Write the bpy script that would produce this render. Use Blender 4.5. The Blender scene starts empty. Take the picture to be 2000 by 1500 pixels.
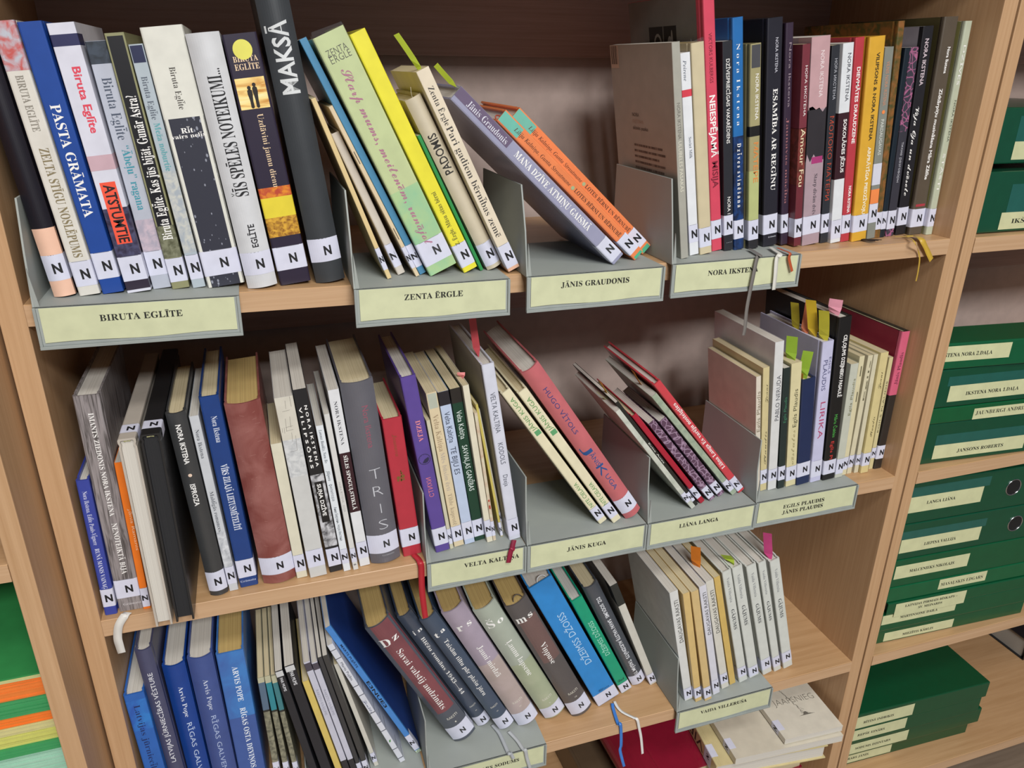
import bpy, bmesh, math, random, unicodedata
from mathutils import Matrix, Vector
random.seed(7)
scene = bpy.context.scene
COL = scene.collection
# ---------------------------------------------------------------- camera
CR = [[0.949848, -0.312548, 0.010155], [-0.111529, -0.368922, -0.922745], [0.292148, 0.875335, -0.385278]]
cam = bpy.data.cameras.new('camera')
cam.sensor_width = 36.0
cam.lens = 1494.16 / 2000 * 36
cam.clip_start = 0.02
cam_o = bpy.data.objects.new('camera', cam); COL.objects.link(cam_o)
m = Matrix.Identity(4)
for i in range(3):
    m[i][0] = CR[0][i]; m[i][1] = -CR[1][i]; m[i][2] = -CR[2][i]; m[i][3] = (0.19599, -0.71872, 0.19147)[i]
cam_o.matrix_world = m
scene.camera = cam_o
# ---------------------------------------------------------------- world, lamps, exposure
world = bpy.data.worlds.new('world'); scene.world = world; world.use_nodes = True
world.node_tree.nodes['Background'].inputs[0].default_value = (0.80, 0.86, 1.0, 1)
world.node_tree.nodes['Background'].inputs[1].default_value = 0.13
def area(name, loc, sx, sy, power, colr=(1, 1, 1), rot=(0, 0, 0)):
    l = bpy.data.lights.new(name, 'AREA'); l.shape = 'RECTANGLE'; l.size = sx; l.size_y = sy
    l.energy = power; l.color = colr
    o = bpy.data.objects.new(name, l); COL.objects.link(o); o.location = loc; o.rotation_euler = rot
    return o
area('ceiling_lamp', (0.50, -1.15, 1.33), 0.9, 0.35, 13, (1.0, 0.99, 0.97))
area('ceiling_lamp', (0.45, -2.30, 1.33), 1.0, 0.6, 84, (0.98, 0.99, 1.0))
vs = scene.view_settings
scene.display_settings.display_device = 'sRGB'
vs.view_transform = 'Standard'; vs.look = 'None'; vs.gamma = 1; vs.use_curve_mapping = False
vs.exposure = 0.42
Z1, Z2, Z3, Z4, T = 0.0, -0.3324, -0.6623, -0.969, 0.0192
# ---------------------------------------------------------------- materials
def lin(h):
    h = h.lstrip('#'); c = [int(h[i:i+2], 16) / 255 for i in (0, 2, 4)]
    return tuple(v / 12.92 if v <= .04045 else ((v + .055) / 1.055) ** 2.4 for v in c) + (1,)
MATS = {}
def mat(spec, rough=.5, coat=0.0, metal=0.0, bump=0.0):
    key = (spec, rough, coat, metal, bump)
    if key in MATS: return MATS[key]
    M = bpy.data.materials.new(spec.replace(':', '_').replace('#', 'c_')); M.use_nodes = True
    nt = M.node_tree; b = nt.nodes['Principled BSDF']
    b.inputs['Roughness'].default_value = rough; b.inputs['Metallic'].default_value = metal
    b.inputs['Coat Weight'].default_value = coat; b.inputs['Coat Roughness'].default_value = .12
    N = nt.nodes.new; L = nt.links.new
    p = spec.split(':')
    tc = N('ShaderNodeTexCoord')
    def noise(vec, scale, detail=3, dist=0.0):
        n = N('ShaderNodeTexNoise'); n.inputs['Scale'].default_value = scale; n.inputs['Detail'].default_value = detail
        n.inputs['Distortion'].default_value = dist; L(vec, n.inputs['Vector']); return n.outputs['Fac']
    def mapping(sx, sy, sz):
        mp = N('ShaderNodeMapping'); mp.inputs['Scale'].default_value = (sx, sy, sz); L(tc.outputs['Object'], mp.inputs['Vector']); return mp.outputs['Vector']
    def ramp(fac, stops):
        r = N('ShaderNodeValToRGB'); e = r.color_ramp.elements
        while len(e) < len(stops): e.new(.5)
        for q, (pos, c) in zip(e, stops): q.position = pos; q.color = c
        L(fac, r.inputs['Fac']); return r.outputs['Color']
    if len(p) == 1:
        c = lin(p[0])
        f = noise(tc.outputs['Object'], 60, 4)
        d = tuple(v * .90 for v in c[:3]) + (1,)
        L(ramp(f, [(.3, d), (.65, c)]), b.inputs['Base Color'])
    elif p[0] in ('mot', 'wood', 'vein', 'rain', 'sun', 'page', 'grain'):
        a, bb = lin(p[1]), lin(p[2]); k = float(p[3]) if len(p) > 3 and p[0] != 'grain' else 10
        if p[0] == 'mot':
            L(ramp(noise(tc.outputs['Object'], 1900 / k, 5, .6), [(.36, a), (.64, bb)]), b.inputs['Base Color'])
        elif p[0] == 'wood':
            f = noise(mapping(420, 420, 26), 1, 5, 1.2)
            L(ramp(f, [(.34, bb), (.55, a), (.75, tuple(min(1, v * 1.25) for v in a[:3]) + (1,))]), b.inputs['Base Color'])
        elif p[0] == 'vein':
            v = N('ShaderNodeTexVoronoi'); v.feature = 'DISTANCE_TO_EDGE'; v.inputs['Scale'].default_value = 130
            mx = N('ShaderNodeMixRGB'); mx.blend_type = 'ADD'; mx.inputs[0].default_value = .012
            n = N('ShaderNodeTexNoise'); n.inputs['Scale'].default_value = 60; L(tc.outputs['Object'], n.inputs['Vector'])
            L(tc.outputs['Object'], mx.inputs[1]); L(n.outputs['Color'], mx.inputs[2]); L(mx.outputs[0], v.inputs['Vector'])
            L(ramp(v.outputs['Distance'], [(.0, bb), (.10, a)]), b.inputs['Base Color'])
        elif p[0] == 'rain':
            v = N('ShaderNodeTexVoronoi'); v.inputs['Scale'].default_value = 260; v.inputs['Randomness'].default_value = 1; L(mapping(1, 1, .6), v.inputs['Vector'])
            f = noise(tc.outputs['Object'], 45, 2)
            mu = N('ShaderNodeMath'); mu.operation = 'ADD'; L(v.outputs['Distance'], mu.inputs[0]); L(f, mu.inputs[1])
            L(ramp(mu.outputs[0], [(.60, bb), (.68, a)]), b.inputs['Base Color'])
        elif p[0] == 'sun':
            f = noise(mapping(30, 30, 160), 1, 4, 1)
            L(ramp(f, [(.36, a), (.56, bb), (.8, lin('#fff2c4'))]), b.inputs['Base Color'])
        elif p[0] == 'page':
            f = noise(mapping(2600, 3, 3), 1, 2)
            L(ramp(f, [(.3, bb), (.6, a)]), b.inputs['Base Color'])
        elif p[0] == 'grain':                       # wood veneer; p[3] = axis of the grain
            ax = p[3]
            sc = {'x': (5, 110, 240), 'z': (240, 240, 5), 'y': (120, 4, 120)}[ax]
            f = noise(mapping(*sc), 1, 6, .5)
            f2 = noise(mapping(*[s * 5 for s in sc]), 1, 3, .2)
            mu = N('ShaderNodeMath'); mu.operation = 'MULTIPLY_ADD'; L(f2, mu.inputs[0]); mu.inputs[1].default_value = .35; L(f, mu.inputs[2])
            L(ramp(mu.outputs[0], [(.30, bb), (1.0, a)]), b.inputs['Base Color'])
    if bump:
        bn = N('ShaderNodeBump'); bn.inputs['Strength'].default_value = bump; bn.inputs['Distance'].default_value = .0006
        L(noise(tc.outputs['Object'], 900, 3), bn.inputs['Height']); L(bn.outputs['Normal'], b.inputs['Normal'])
    MATS[key] = M
    return M
def film_mat(alpha=.035, tint='#e8ebee'):
    key = ('film', alpha, tint)
    if key in MATS: return MATS[key]
    M = bpy.data.materials.new('clear_film'); M.use_nodes = True
    nt = M.node_tree; out = nt.nodes['Material Output']; b = nt.nodes['Principled BSDF']
    b.inputs['Base Color'].default_value = lin(tint); b.inputs['Roughness'].default_value = .12
    b.inputs['Alpha'].default_value = alpha
    MATS[key] = M
    return M
PAGE = {'k': 'page:#232325:#17171a', 'w': 'page:#cfcac0:#b7b1a6', 'c': 'page:#cdbf9c:#b7a984', 't': 'page:#c2a76a:#a68a55'}
# ---------------------------------------------------------------- mesh helpers
def link(name, verts, faces, material, parent=None, smooth=False):
    me = bpy.data.meshes.new(name); me.from_pydata(verts, [], faces); me.update()
    if smooth:
        for p in me.polygons: p.use_smooth = True
    if isinstance(material, (list, tuple)):
        for q in material: me.materials.append(q)
    else: me.materials.append(material)
    o = bpy.data.objects.new(name, me); COL.objects.link(o)
    if parent: o.parent = parent
    return o
def fixn(o):
    bm = bmesh.new(); bm.from_mesh(o.data); bmesh.ops.recalc_face_normals(bm, faces=bm.faces); bm.to_mesh(o.data); bm.free(); return o
class MB:
    def __init__(s): s.v = []; s.f = []
    def add(s, vs, fs):
        n = len(s.v); s.v += [tuple(q) for q in vs]; s.f += [tuple(i + n for i in f) for f in fs]; return s
    def box(s, x0, x1, y0, y1, z0, z1):
        return s.add([(x0,y0,z0),(x1,y0,z0),(x1,y1,z0),(x0,y1,z0),(x0,y0,z1),(x1,y0,z1),(x1,y1,z1),(x0,y1,z1)],
                     [(0,3,2,1),(4,5,6,7),(0,1,5,4),(1,2,6,5),(2,3,7,6),(3,0,4,7)])
    def prism(s, poly, a0, a1, axis='z'):
        n = len(poly)
        def P(p, a): return {'z': (p[0], p[1], a), 'x': (a, p[0], p[1]), 'y': (p[0], a, p[1])}[axis]
        vs = [P(p, a0) for p in poly] + [P(p, a1) for p in poly]
        fs = [tuple(range(n))[::-1], tuple(range(n, 2 * n))] + [(i, (i + 1) % n, n + (i + 1) % n, n + i) for i in range(n)]
        return s.add(vs, fs)
    def tube(s, pts, r, n=8):
        base = len(s.v); k = len(pts)
        for i, p in enumerate(pts):
            a = Vector(pts[max(i - 1, 0)]); b = Vector(pts[min(i + 1, k - 1)]); t = (b - a).normalized()
            u = t.cross(Vector((.31, .2, .93))).normalized(); w = t.cross(u)
            for j in range(n):
                q = 2 * math.pi * j / n; s.v.append(tuple(Vector(p) + r * (math.cos(q) * u + math.sin(q) * w)))
        for i in range(k - 1):
            for j in range(n):
                s.f.append((base + i*n + j, base + i*n + (j+1) % n, base + (i+1)*n + (j+1) % n, base + (i+1)*n + j))
        return s
    def build(s, name, material, parent=None, smooth=False): return fixn(link(name, s.v, s.f, material, parent, smooth))
def bevel(o, w=.0008, seg=2):
    md = o.modifiers.new('bevel', 'BEVEL'); md.width = w; md.segments = seg; md.limit_method = 'ANGLE'; return o
def empty(name, loc, rot=(0, 0, 0), label=None, cat=None, group=None):
    o = bpy.data.objects.new(name, None); COL.objects.link(o); o.location = loc; o.rotation_euler = rot; o.empty_display_size = .02
    tag(o, label, cat, group); return o
def tag(o, label=None, cat=None, group=None):
    if label: o['label'] = label[0].lower() + label[1:] if not label[:3].isupper() else label
    if cat: o['category'] = cat
    if group: o['group'] = group
    return o
def struct(o): o['kind'] = 'structure'; return o
# ---------------------------------------------------------------- lettering
GL = {}
def _raw(body, off):
    c = bpy.data.curves.new('glyph', 'FONT'); c.body = body; c.resolution_u = 2; c.offset = off; c.fill_mode = 'FRONT'
    o = bpy.data.objects.new('glyph', c); COL.objects.link(o)
    me = bpy.data.meshes.new_from_object(o)
    vs = [(v.co.x, v.co.y) for v in me.vertices]; fs = [tuple(p.vertices) for p in me.polygons]
    bpy.data.objects.remove(o); bpy.data.curves.remove(c); bpy.data.meshes.remove(me)
    return vs, fs
OFF = {'N': .042, 's': 0, 'S': .022, 'b': 0, 'r': -.010, 'i': -.008, 'c': 0, 'm': .006, 'O': .012, 'Z': -.012, 'T': -.022}
UP = {'b': (0x1D400, 0x1D41A, 0x1D7CE), 'r': (0x1D400, 0x1D41A, 0x1D7CE), 'i': (0x1D468, 0x1D482, 0x1D7CE), 'c': (0x1D4D0, 0x1D4EA, 0x1D7CE)}
def mapped(ch, st):
    if st in UP:
        u, l, dg = UP[st]
        if 'A' <= ch <= 'Z': return chr(u + ord(ch) - 65)
        if 'a' <= ch <= 'z': return chr(l + ord(ch) - 97)
        if '0' <= ch <= '9': return chr(dg + ord(ch) - 48)
    return ch
def glyph(ch, st):
    k = (ch, st)
    if k in GL: return GL[k]
    if ch == ' ': GL[k] = ([], [], .30); return GL[k]
    marks = ''
    base = ch
    if st in UP:
        d = unicodedata.normalize('NFD', ch); base = d[0]; marks = d[1:]
    g = mapped(base, st); off = OFF[st]
    vs, fs = _raw(g, off)
    h1 = max(q[0] for q in _raw('HH', 0)[0]) if ('HH', 0) not in GL else GL[('HH', 0)]
    GL[('HH', 0)] = h1
    adv = max(q[0] for q in _raw('H' + g + 'H', 0)[0]) - h1
    if vs and marks:
        x0 = min(q[0] for q in vs); x1 = max(q[0] for q in vs); y0 = min(q[1] for q in vs); y1 = max(q[1] for q in vs); cx = (x0 + x1) / 2
        def quad(*p): n = len(vs); vs.extend(p); fs.append((n, n + 1, n + 2, n + 3))
        for mk in marks:
            if mk == '\u0304': quad((cx-.17, y1+.07), (cx+.17, y1+.07), (cx+.17, y1+.135), (cx-.17, y1+.135))
            elif mk == '\u030c':
                quad((cx-.17, y1+.2), (cx-.03, y1+.06), (cx+.0, y1+.06), (cx-.10, y1+.2)); quad((cx+.17, y1+.2), (cx+.10, y1+.2), (cx, y1+.06), (cx+.03, y1+.06))
            elif mk in '\u0327\u0326': quad((cx-.03, -.07), (cx+.07, -.07), (cx+.01, -.22), (cx-.06, -.22))
            else: quad((cx-.02, y1+.06), (cx+.05, y1+.06), (cx+.16, y1+.2), (cx+.05, y1+.2))
    GL[k] = (vs, fs, adv)
    return GL[k]
def layout(s, st):
    V, F, x = [], [], 0
    for ch in s:
        vs, fs, a = glyph(ch, st)
        n = len(V); V += [(q[0] + x, q[1]) for q in vs]; F += [tuple(i + n for i in f) for f in fs]; x += a
    if not V: return V, F, 1
    x0 = min(q[0] for q in V); x1 = max(q[0] for q in V)
    return [((q[0] - x0), q[1]) for q in V], F, x1 - x0
def text_mesh(name, s, st, place, colr, parent, length, cap, maxr=1.7):
    """place(u, v) -> xyz with u along the reading line (0..length), v upwards; lengths in metres"""
    V, F, w = layout(s, st)
    if not V: return None
    sy = cap / .69; sx = length / w if length else sy
    return link(name, [place(q[0] * sx, q[1] * sy) for q in V], F, mat(colr, .6), parent)
# ---------------------------------------------------------------- book builder (all sizes in millimetres)
BOOKS = {}
MM = .001
def profile(kind, w, D):
    h = w / 2
    if kind == 'p':
        r = min(.7, w * .2); L = [(-h, D), (-h, 6), (-h, r), (-h + .3 * r, .3 * r), (-h + r, 0)]
    elif kind == 'h':
        r = min(1.6, w * .18); g = min(.7, w * .06)
        L = [(-h, D), (-h, 9), (-h + g, 7.4), (-h + g, 6), (-h, 4.2), (-h, r), (-h + .3 * r, .3 * r), (-h + r, 0)]
    else:
        b = min(.15 * w, 4.6) if kind == 'r' else .42 * w; g = min(.8, w * .06)
        L = [(-h, D), (-h, 10), (-h + g, 8.4), (-h + g, 6.8), (-h, 5)]
        n = 7
        for i in range(n):
            x = -h + h * i / (n); L.append((x, 1.2 - (b + 1.2) * (1 - (x / h) ** 2)))
        L.append((0, -b)); return L + [(-x, y) for x, y in L[-2::-1]]
    return L + [(-x, y) for x, y in L[::-1]]
def front_y(prof):
    pts = sorted({(round(x, 4), y) for x, y in prof if y < 5.1})
    def f(x):
        if x <= pts[0][0]: return pts[0][1]
        for (a, ya), (b, yb) in zip(pts, pts[1:]):
            if a <= x <= b: return ya if b - a < 1e-6 else ya + (yb - ya) * (x - a) / (b - a)
        return pts[-1][1]
    return f
def strip(name, prof, w, z0, z1, material, parent, off, wrap=12.0, frac=1.0, xo=0.0, torn=False, wrapl=None):
    """a paper or print band lying on the spine, wrapped round the edges when frac = 1"""
    path = []
    fy = front_y(prof)
    if frac >= 1:
        sp = [(x, y) for x, y in prof if y < 3.4]
        wl = wrapl or wrap
        path = [(-w/2 - off, wl)] + ([(-w/2 - off, 5.0)] if wl > 6 else []) + [(x * (1 + 2 * off / w), y - off) for x, y in sp] + ([(w/2 + off, 5.0)] if wrap > 6 else []) + [(w/2 + off, wrap)]
    else:
        n = 9
        for i in range(n):
            x = xo + w * frac * (i / (n - 1) - .5); path.append((x, fy(x) - off))
    if torn:
        P = []
        for (a, ya), (b, yb) in zip(path, path[1:]):
            for i in range(5): P.append((a + (b - a) * i / 5, ya + (yb - ya) * i / 5))
        path = P + [path[-1]]
    vs = []; k = len(path)
    for x, y in path: vs.append((x * MM, y * MM, (z0 + (random.uniform(-5, 5) if torn else 0)) * MM))
    for x, y in path: vs.append((x * MM, y * MM, (z1 + (random.uniform(-4, 4) if torn else 0)) * MM))
    return link(name, vs, [(i, i + 1, k + i + 1, k + i) for i in range(k - 1)], material, parent)
def disc_on(name, prof, x, z, r, colr, parent, off=.3, n=28, ry=None):
    fy = front_y(prof); ry = ry or r
    vs = [(x * MM, (fy(x) - off) * MM, z * MM)] + [((x + r * math.cos(2*math.pi*i/n)) * MM, (fy(x + r * math.cos(2*math.pi*i/n)) - off) * MM, (z + ry * math.sin(2*math.pi*i/n)) * MM) for i in range(n)]
    return link(name, vs, [(0, 1 + i, 1 + (i + 1) % n) for i in range(n)], mat(colr, .5), parent)
def spine_text(name, prof, s, z0, z1, cap, colr, st, dr, xo, parent, off=.32, wid=None):
    fy = front_y(prof); half = cap / 2
    if dr == 'd': pl = lambda u, v: (xo + v/MM - half, z1 - u/MM); ln = (z1 - z0) * MM
    elif dr == 'u': pl = lambda u, v: (xo - v/MM + half, z0 + u/MM); ln = (z1 - z0) * MM
    else: pl = lambda u, v: (xo - wid/2 + u/MM, z0 + v/MM - half); ln = wid * MM
    def place(u, v): x, z = pl(u, v); return (x * MM, (fy(x) - off) * MM, z * MM)
    if abs(fy(0) - fy(cap)) > .12:                   # follow a rounded spine: cut the letters into narrow strips first
        V, F, w = layout(s, st)
        if not V: return None
        sx, sy = ln / w, cap * MM / .69
        bm = bmesh.new(); bv = [bm.verts.new((q[0] * sx, q[1] * sy, 0)) for q in V]
        for f in F:
            try: bm.faces.new([bv[i] for i in f])
            except ValueError: pass
        ax = Vector((0, 1, 0)) if dr in 'du' else Vector((1, 0, 0))
        lo, hi = (-.3 * cap * MM, 1.4 * cap * MM) if dr in 'du' else (0, ln)
        n = max(2, int((hi - lo) / .0018))
        for i in range(1, n):
            bmesh.ops.bisect_plane(bm, geom=bm.verts[:] + bm.edges[:] + bm.faces[:], plane_co=ax * (lo + (hi - lo) * i / n), plane_no=ax)
        me = bpy.data.meshes.new(name)
        for v in bm.verts: v.co = Vector(place(v.co.x, v.co.y))
        bm.to_mesh(me); bm.free(); me.materials.append(mat(colr, .6))
        o = bpy.data.objects.new(name, me); COL.objects.link(o); o.parent = parent; return o
    return text_mesh(name, s, st, place, colr, parent, ln, cap * MM)
def shelf_label(prof, w, lab, parent, wrapl=None):
    z0, z1 = lab
    o = strip('spine_label', prof, w, z0, z1, mat('#d3d4e4', .55), parent, .16, 11, wrapl=wrapl)
    strip('label_rule', prof, w, z1 - .35, z1, mat('#77787f', .6), o, .2, 2, .98)
    cap = min(8.0, max(5.6, w * .85)); wd = min(6.9, w * .86)
    spine_text('letter', prof, 'N', (z0 + z1) / 2 - .5, 0, cap, '#141417', 'N', 'h', min(w * .1, max(0, w/2 - wd/2 - .2)), o, .3, wd)
    return o
def tab(parent, w, h, fx, yd, colr, wd, up, lean, tw=0):
    x = (fx - .5) * w * .8; n = 6; vs = []
    z0, z1 = h - 14, h + up
    for i in range(n + 1):
        t = i / n; z = z0 + (z1 - z0) * t; bend = max(0, t - .3) ** 2
        dx = math.tan(math.radians(lean)) * max(0, z - h) + 2.2 * bend * (1 if lean >= 0 else -1)
        a_ = math.radians(tw) * min(1, max(0, (z - h) / 4 + .2))
        for q in (-wd / 2, wd / 2): vs.append(((x + dx + q * math.sin(a_)) * MM, (yd + q * math.cos(a_) + 1.2 * bend) * MM, z * MM))
    k = len(vs)
    vs += [(a + .00018, b + .00012, c) for a, b, c in vs]
    fs = []
    for i in range(n): fs += [(2*i, 2*i+1, 2*i+3, 2*i+2), (k+2*i, k+2*i+2, k+2*i+3, k+2*i+1), (2*i, 2*i+2, k+2*i+2, k+2*i), (2*i+1, k+2*i+1, k+2*i+3, 2*i+3)]
    fs.append((2*n, 2*n+1, k+2*n+1, k+2*n))
    return fixn(link('sticky_tab', vs, fs, mat(colr, .6), parent))
def book_parts(root, kind, w, h, D, colr, pg, lab, texts, bands, sleeve=0, tabs=(), lc=None, lch=None, rc=None, dot=None, clock=None, flower=None,
               couple=None, cover=None, staples=0, scr=0, loop=None, ribloop=None, tassel=0, thread=0, bar=0, leaf=None, wrapl=None, gloss=None):
    prof = profile(kind, w, D)
    t = .45 if kind == 'p' else (1.9 if w > 9 else 1.1)
    t = min(t, w * .2)
    inn = [((x - t if x > 0 else x + t) if y >= 3.4 else x * (1 - 2 * t / w), y if y >= 3.4 else y + t) for x, y in prof]
    n = len(prof); vs = []
    for z in (0, h): vs += [(x*MM, y*MM, z*MM) for x, y in prof] + [(x*MM, y*MM, z*MM) for x, y in inn]
    fs = []
    for i in range(n - 1):
        fs += [(i, i+1, 2*n+i+1, 2*n+i), (n+i+1, n+i, 3*n+i, 3*n+i+1), (i+1, i, n+i, n+i+1), (2*n+i, 2*n+i+1, 3*n+i+1, 3*n+i)]
    fs += [(0, 2*n, 3*n, n), (n-1, 2*n-1, 4*n-1, 3*n-1)]
    gl = gloss or (.38 if kind != 'p' else .42)
    cm = mat(colr, gl, 1.0 if gloss else (.12 if not sleeve else .5), 0, 0)
    fixn(link('cover', vs, fs, cm, root))
    ins = .25 if kind == 'p' else 3.0
    pb = [(x * (1 - .3 / w), min(max(y, (y + .2)), D - (.4 if kind == 'p' else 3.2))) for x, y in inn]
    MB().prism([(x*MM, y*MM) for x, y in pb], ins*MM, (h - ins)*MM).build('page_block', mat(PAGE[pg], .8), root)
    for b in bands:
        z0, z1, c = b[:3]; fr = b[3] if len(b) > 3 else 1; xo = b[4] * w if len(b) > 4 else 0
        if z1 - z0 > .2: strip('spine_band', prof, w, z0, z1, mat(c, gl, .1), root, .07 if fr >= 1 else .1, 22 if kind == 'p' else 5.5, fr, xo, len(b) > 5)
    for q in texts:
        s, z0, z1, cap, c, st, dr, xo = q[:8]
        spine_text('spine_lettering', prof, s, z0, z1, cap, c, st, dr, xo, root, .2, q[8] if len(q) > 8 else None)
    if lab: shelf_label(prof, w, lab, root, wrapl)
    if lc:
        a, b = lch or (0, 1)
        link('front_board', [((-w/2 - .12)*MM, y*MM, z*MM) for y, z in ((6, a*h + .3), (D - .3, a*h + .3), (D - .3, b*h - .3), (6, b*h - .3))], [(0, 1, 2, 3)], mat(lc, .5), root)
    if rc: link('back_board', [((w/2 + .12)*MM, y*MM, z*MM) for y, z in ((4, .3), (D - .3, .3), (D - .3, h - .3), (4, h - .3))], [(0, 1, 2, 3)], mat(rc, .4, .1), root)
    if dot: disc_on('round_sticker', prof, 0, dot[0], dot[1] * w / 2, dot[2], root, .24, ry=dot[1] * w / 2)
    if couple:
        z0, z1 = couple; H = z1 - z0
        for sx, hh in ((-.07, .86), (.09, .97)):
            fy = front_y(prof); q = []
            for t_, r_ in ((0, .02), (.05, .05), (.3, .045), (.5, .06), (.62, .075), (.78, .07), (.82, .03)): q.append((t_, r_))
            vv = []; 
            for t_, r_ in q: vv += [((sx - r_) * w * MM, (fy(0) - .2) * MM, (z0 + t_ * hh * H) * MM), ((sx + r_) * w * MM, (fy(0) - .2) * MM, (z0 + t_ * hh * H) * MM)]
            o = link('silhouette', vv, [(2*i, 2*i+1, 2*i+3, 2*i+2) for i in range(len(q) - 1)], mat('#1c120c', .6), root)
            disc_on('head_shape', prof, sx * w, z0 + .89 * hh * H, .055 * w, '#1c120c', o, .2, 14, .075 * H)
    if clock:
        r = clock[1] * w / 2
        o = disc_on('clock_emblem', prof, 0, clock[0], r, clock[2], root, .13)
        disc_on('clock_face', prof, 0, clock[0], r * .9, '#5a4691', o, .17)
        fy = front_y(prof); n2 = 16
        vv = [(0, (fy(0) - .2) * MM, clock[0] * MM)] + [(r * .72 * math.cos(-2.2 + 2.6 * i / n2) * MM, (fy(0) - .2) * MM, (clock[0] + r * .72 * math.sin(-2.2 + 2.6 * i / n2)) * MM) for i in range(n2 + 1)]
        link('clock_sector', vv, [(0, i + 1, i + 2) for i in range(n2)], mat(clock[2], .5), o)
        for i in range(12): disc_on('clock_mark', prof, r * .8 * math.cos(i * math.pi / 6), clock[0] + r * .8 * math.sin(i * math.pi / 6), r * .05, clock[2], o, .2, 6)
    if flower:
        z = flower[0]; r = flower[1] * w / 2
        o = disc_on('gilt_flower', prof, .1 * r, z, r * .2, flower[2], root, .14, 12)
        for i, (dx, dz, q) in enumerate(((-.4, .0, .3), (.35, .15, .32), (.0, -.5, .22), (.4, -.45, .22), (-.5, -.5, .2), (.25, .75, .18), (.1, 1.1, .12))): disc_on('gilt_petal', prof, dx * r, z + dz * r, q * r, flower[2], o, .15, 12)
        link('gilt_stem', [(-.05*r*MM, (front_y(prof)(0) - .15)*MM, (z - r*.8)*MM), (.07*r*MM, (front_y(prof)(0) - .15)*MM, (z - r*.8)*MM), (.22*r*MM, (front_y(prof)(0) - .15)*MM, (z + 1.4*r)*MM), (.12*r*MM, (front_y(prof)(0) - .15)*MM, (z + 1.4*r)*MM)], [(0, 1, 2, 3)], mat(flower[2], .5), o)
    if leaf:
        link('printed_leaf', [(x*w*MM, (front_y(prof)(0) - .2)*MM, (leaf + z)*MM) for x, z in ((-.22, -2.2), (.05, -1.6), (.25, 2.4), (-.08, 1.4))], [(0, 1, 2, 3)], mat('#3f8a3a', .5), root)
    if staples:
        for z in (h * .27, h * .72): link('staple', [(x*MM, (front_y(prof)(0) - .25)*MM, zz*MM) for x, zz in ((-.3, z - 6), (.3, z - 6), (.3, z + 6), (-.3, z + 6))], [(0, 1, 2, 3)], mat('#4a4038', .4), root)
    if scr:
        r_ = random.Random(int(h * 10)); mb = MB(); fy = front_y(prof)
        for i in range(26 if scr == 1 else 12):
            x, z = r_.uniform(-.4, .4) * w, (r_.uniform(.1, .95) if scr == 1 else r_.uniform(.72, .99)) * h; a = r_.uniform(-.6, .6) if scr == 1 else r_.choice((1.5, 1.57, .1)); L_ = r_.uniform(2, 7) if scr == 1 else r_.uniform(5, 20)
            if scr == 2 and a < 1: L_ = w * .4; x = 0
            if a > 1: L_ = min(L_, (h - z) * 2)
            p = [(x - L_/2 * math.cos(a), z - L_/2 * math.sin(a)), (x + L_/2 * math.cos(a), z + L_/2 * math.sin(a))]
            p = [(max(-w*.44, min(w*.44, q[0])), q[1]) for q in p]
            d_ = .14
            mb.add([(px*MM, (fy(px) - .17)*MM, (pz + s)*MM) if a < 1 else ((px + s)*MM, (fy(px) - .17)*MM, pz*MM) for px, pz in p for s in (-d_, d_)], [(0, 1, 3, 2)])
        link('scratch_marks', mb.v, mb.f, mat('#a9776e' if scr == 1 else '#77716a', .6), root)
    if bar:
        strip('barcode', prof, w, h - 9, h - 1, mat('#c9c9c9', .6), root, .1, 2, .9)
    if sleeve:
        pr = [(x * (1 + .7 / w), y - .35) for x, y in prof if y < 60]
        k = len(pr); vv = []
        for z in (1.2, h + .5): vv += [(x*MM, y*MM, z*MM) for x, y in pr]
        rr = random.Random(int(h)); vv += [(x*MM*.98, (y + .4)*MM, (h + 1.2 + rr.uniform(0, 4.0)) * MM) for x, y in pr]
        link('clear_film', vv, [(i, i+1, k+i+1, k+i) for i in range(k - 1)] + [(k+i, k+i+1, 2*k+i+1, 2*k+i) for i in range(k - 1)], film_mat(), root)
    for q in tabs: tab(root, w, h, *q)
    for lp, xf in ((loop, .1), (ribloop, -.2)):
        if lp:
            pts = [(w * (xf + .2 * math.cos(a)) * MM, (4 + 5 * abs(math.sin(a))) * MM, (h - 4 + 5.5 * math.sin(a)) * MM) for a in [math.pi * i / 12 for i in range(13)]]
            MB().tube(pts, .0007, 6).build('ribbon_loop', mat(lp, .5), root)
    if tassel:
        mb = MB()
        for i in range(9): mb.tube([(w*.1*MM, 6*MM, .6*MM), ((w*.2 + i*.9)*MM, -6*MM, .7*MM), ((w*.35 + i*1.6 - 2)*MM, -(15 + i % 3)*MM, (1.2)*MM)], .00045, 5)
        mb.build('tassel', mat('#2a1d17', .9), root)
    if thread: MB().tube([(0, 5*MM, (h - 3)*MM), (1*MM, 4*MM, (h + 3)*MM), (3*MM, 4*MM, (h + 8)*MM)], .0002, 5).build('loose_thread', mat('#d9d2c0', .8), root)
    if cover == 'ulub':       # barcode and printed text on the visible front board
        X = (-w/2 - .14) * MM
        q = lambda y0, y1, z0, z1: [(X, y*MM, z*MM) for y, z in ((y0, z0), (y1, z0), (y1, z1), (y0, z1))]
        o = link('barcode_panel', q(D - 21, D - 1, h - 24, h - .4), [(0, 1, 2, 3)], mat('#c9b7a5', .6), root)
        mb = MB()
        for i in range(9):
            y = D - 18.5 + i * 1.75; wd = .5 + .5 * (i % 3); mb.add([(X - .00003, (y + a)*MM, z*MM) for a, z in ((0, h - 20), (wd, h - 20), (wd, h - 1), (0, h - 1))], [(0, 1, 2, 3)])
        link('barcode_lines', mb.v, mb.f, mat('#3a3029', .7), o)
        pl = lambda yy, zz: (lambda u, v: (X, yy*MM - u, zz*MM + v))
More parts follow.
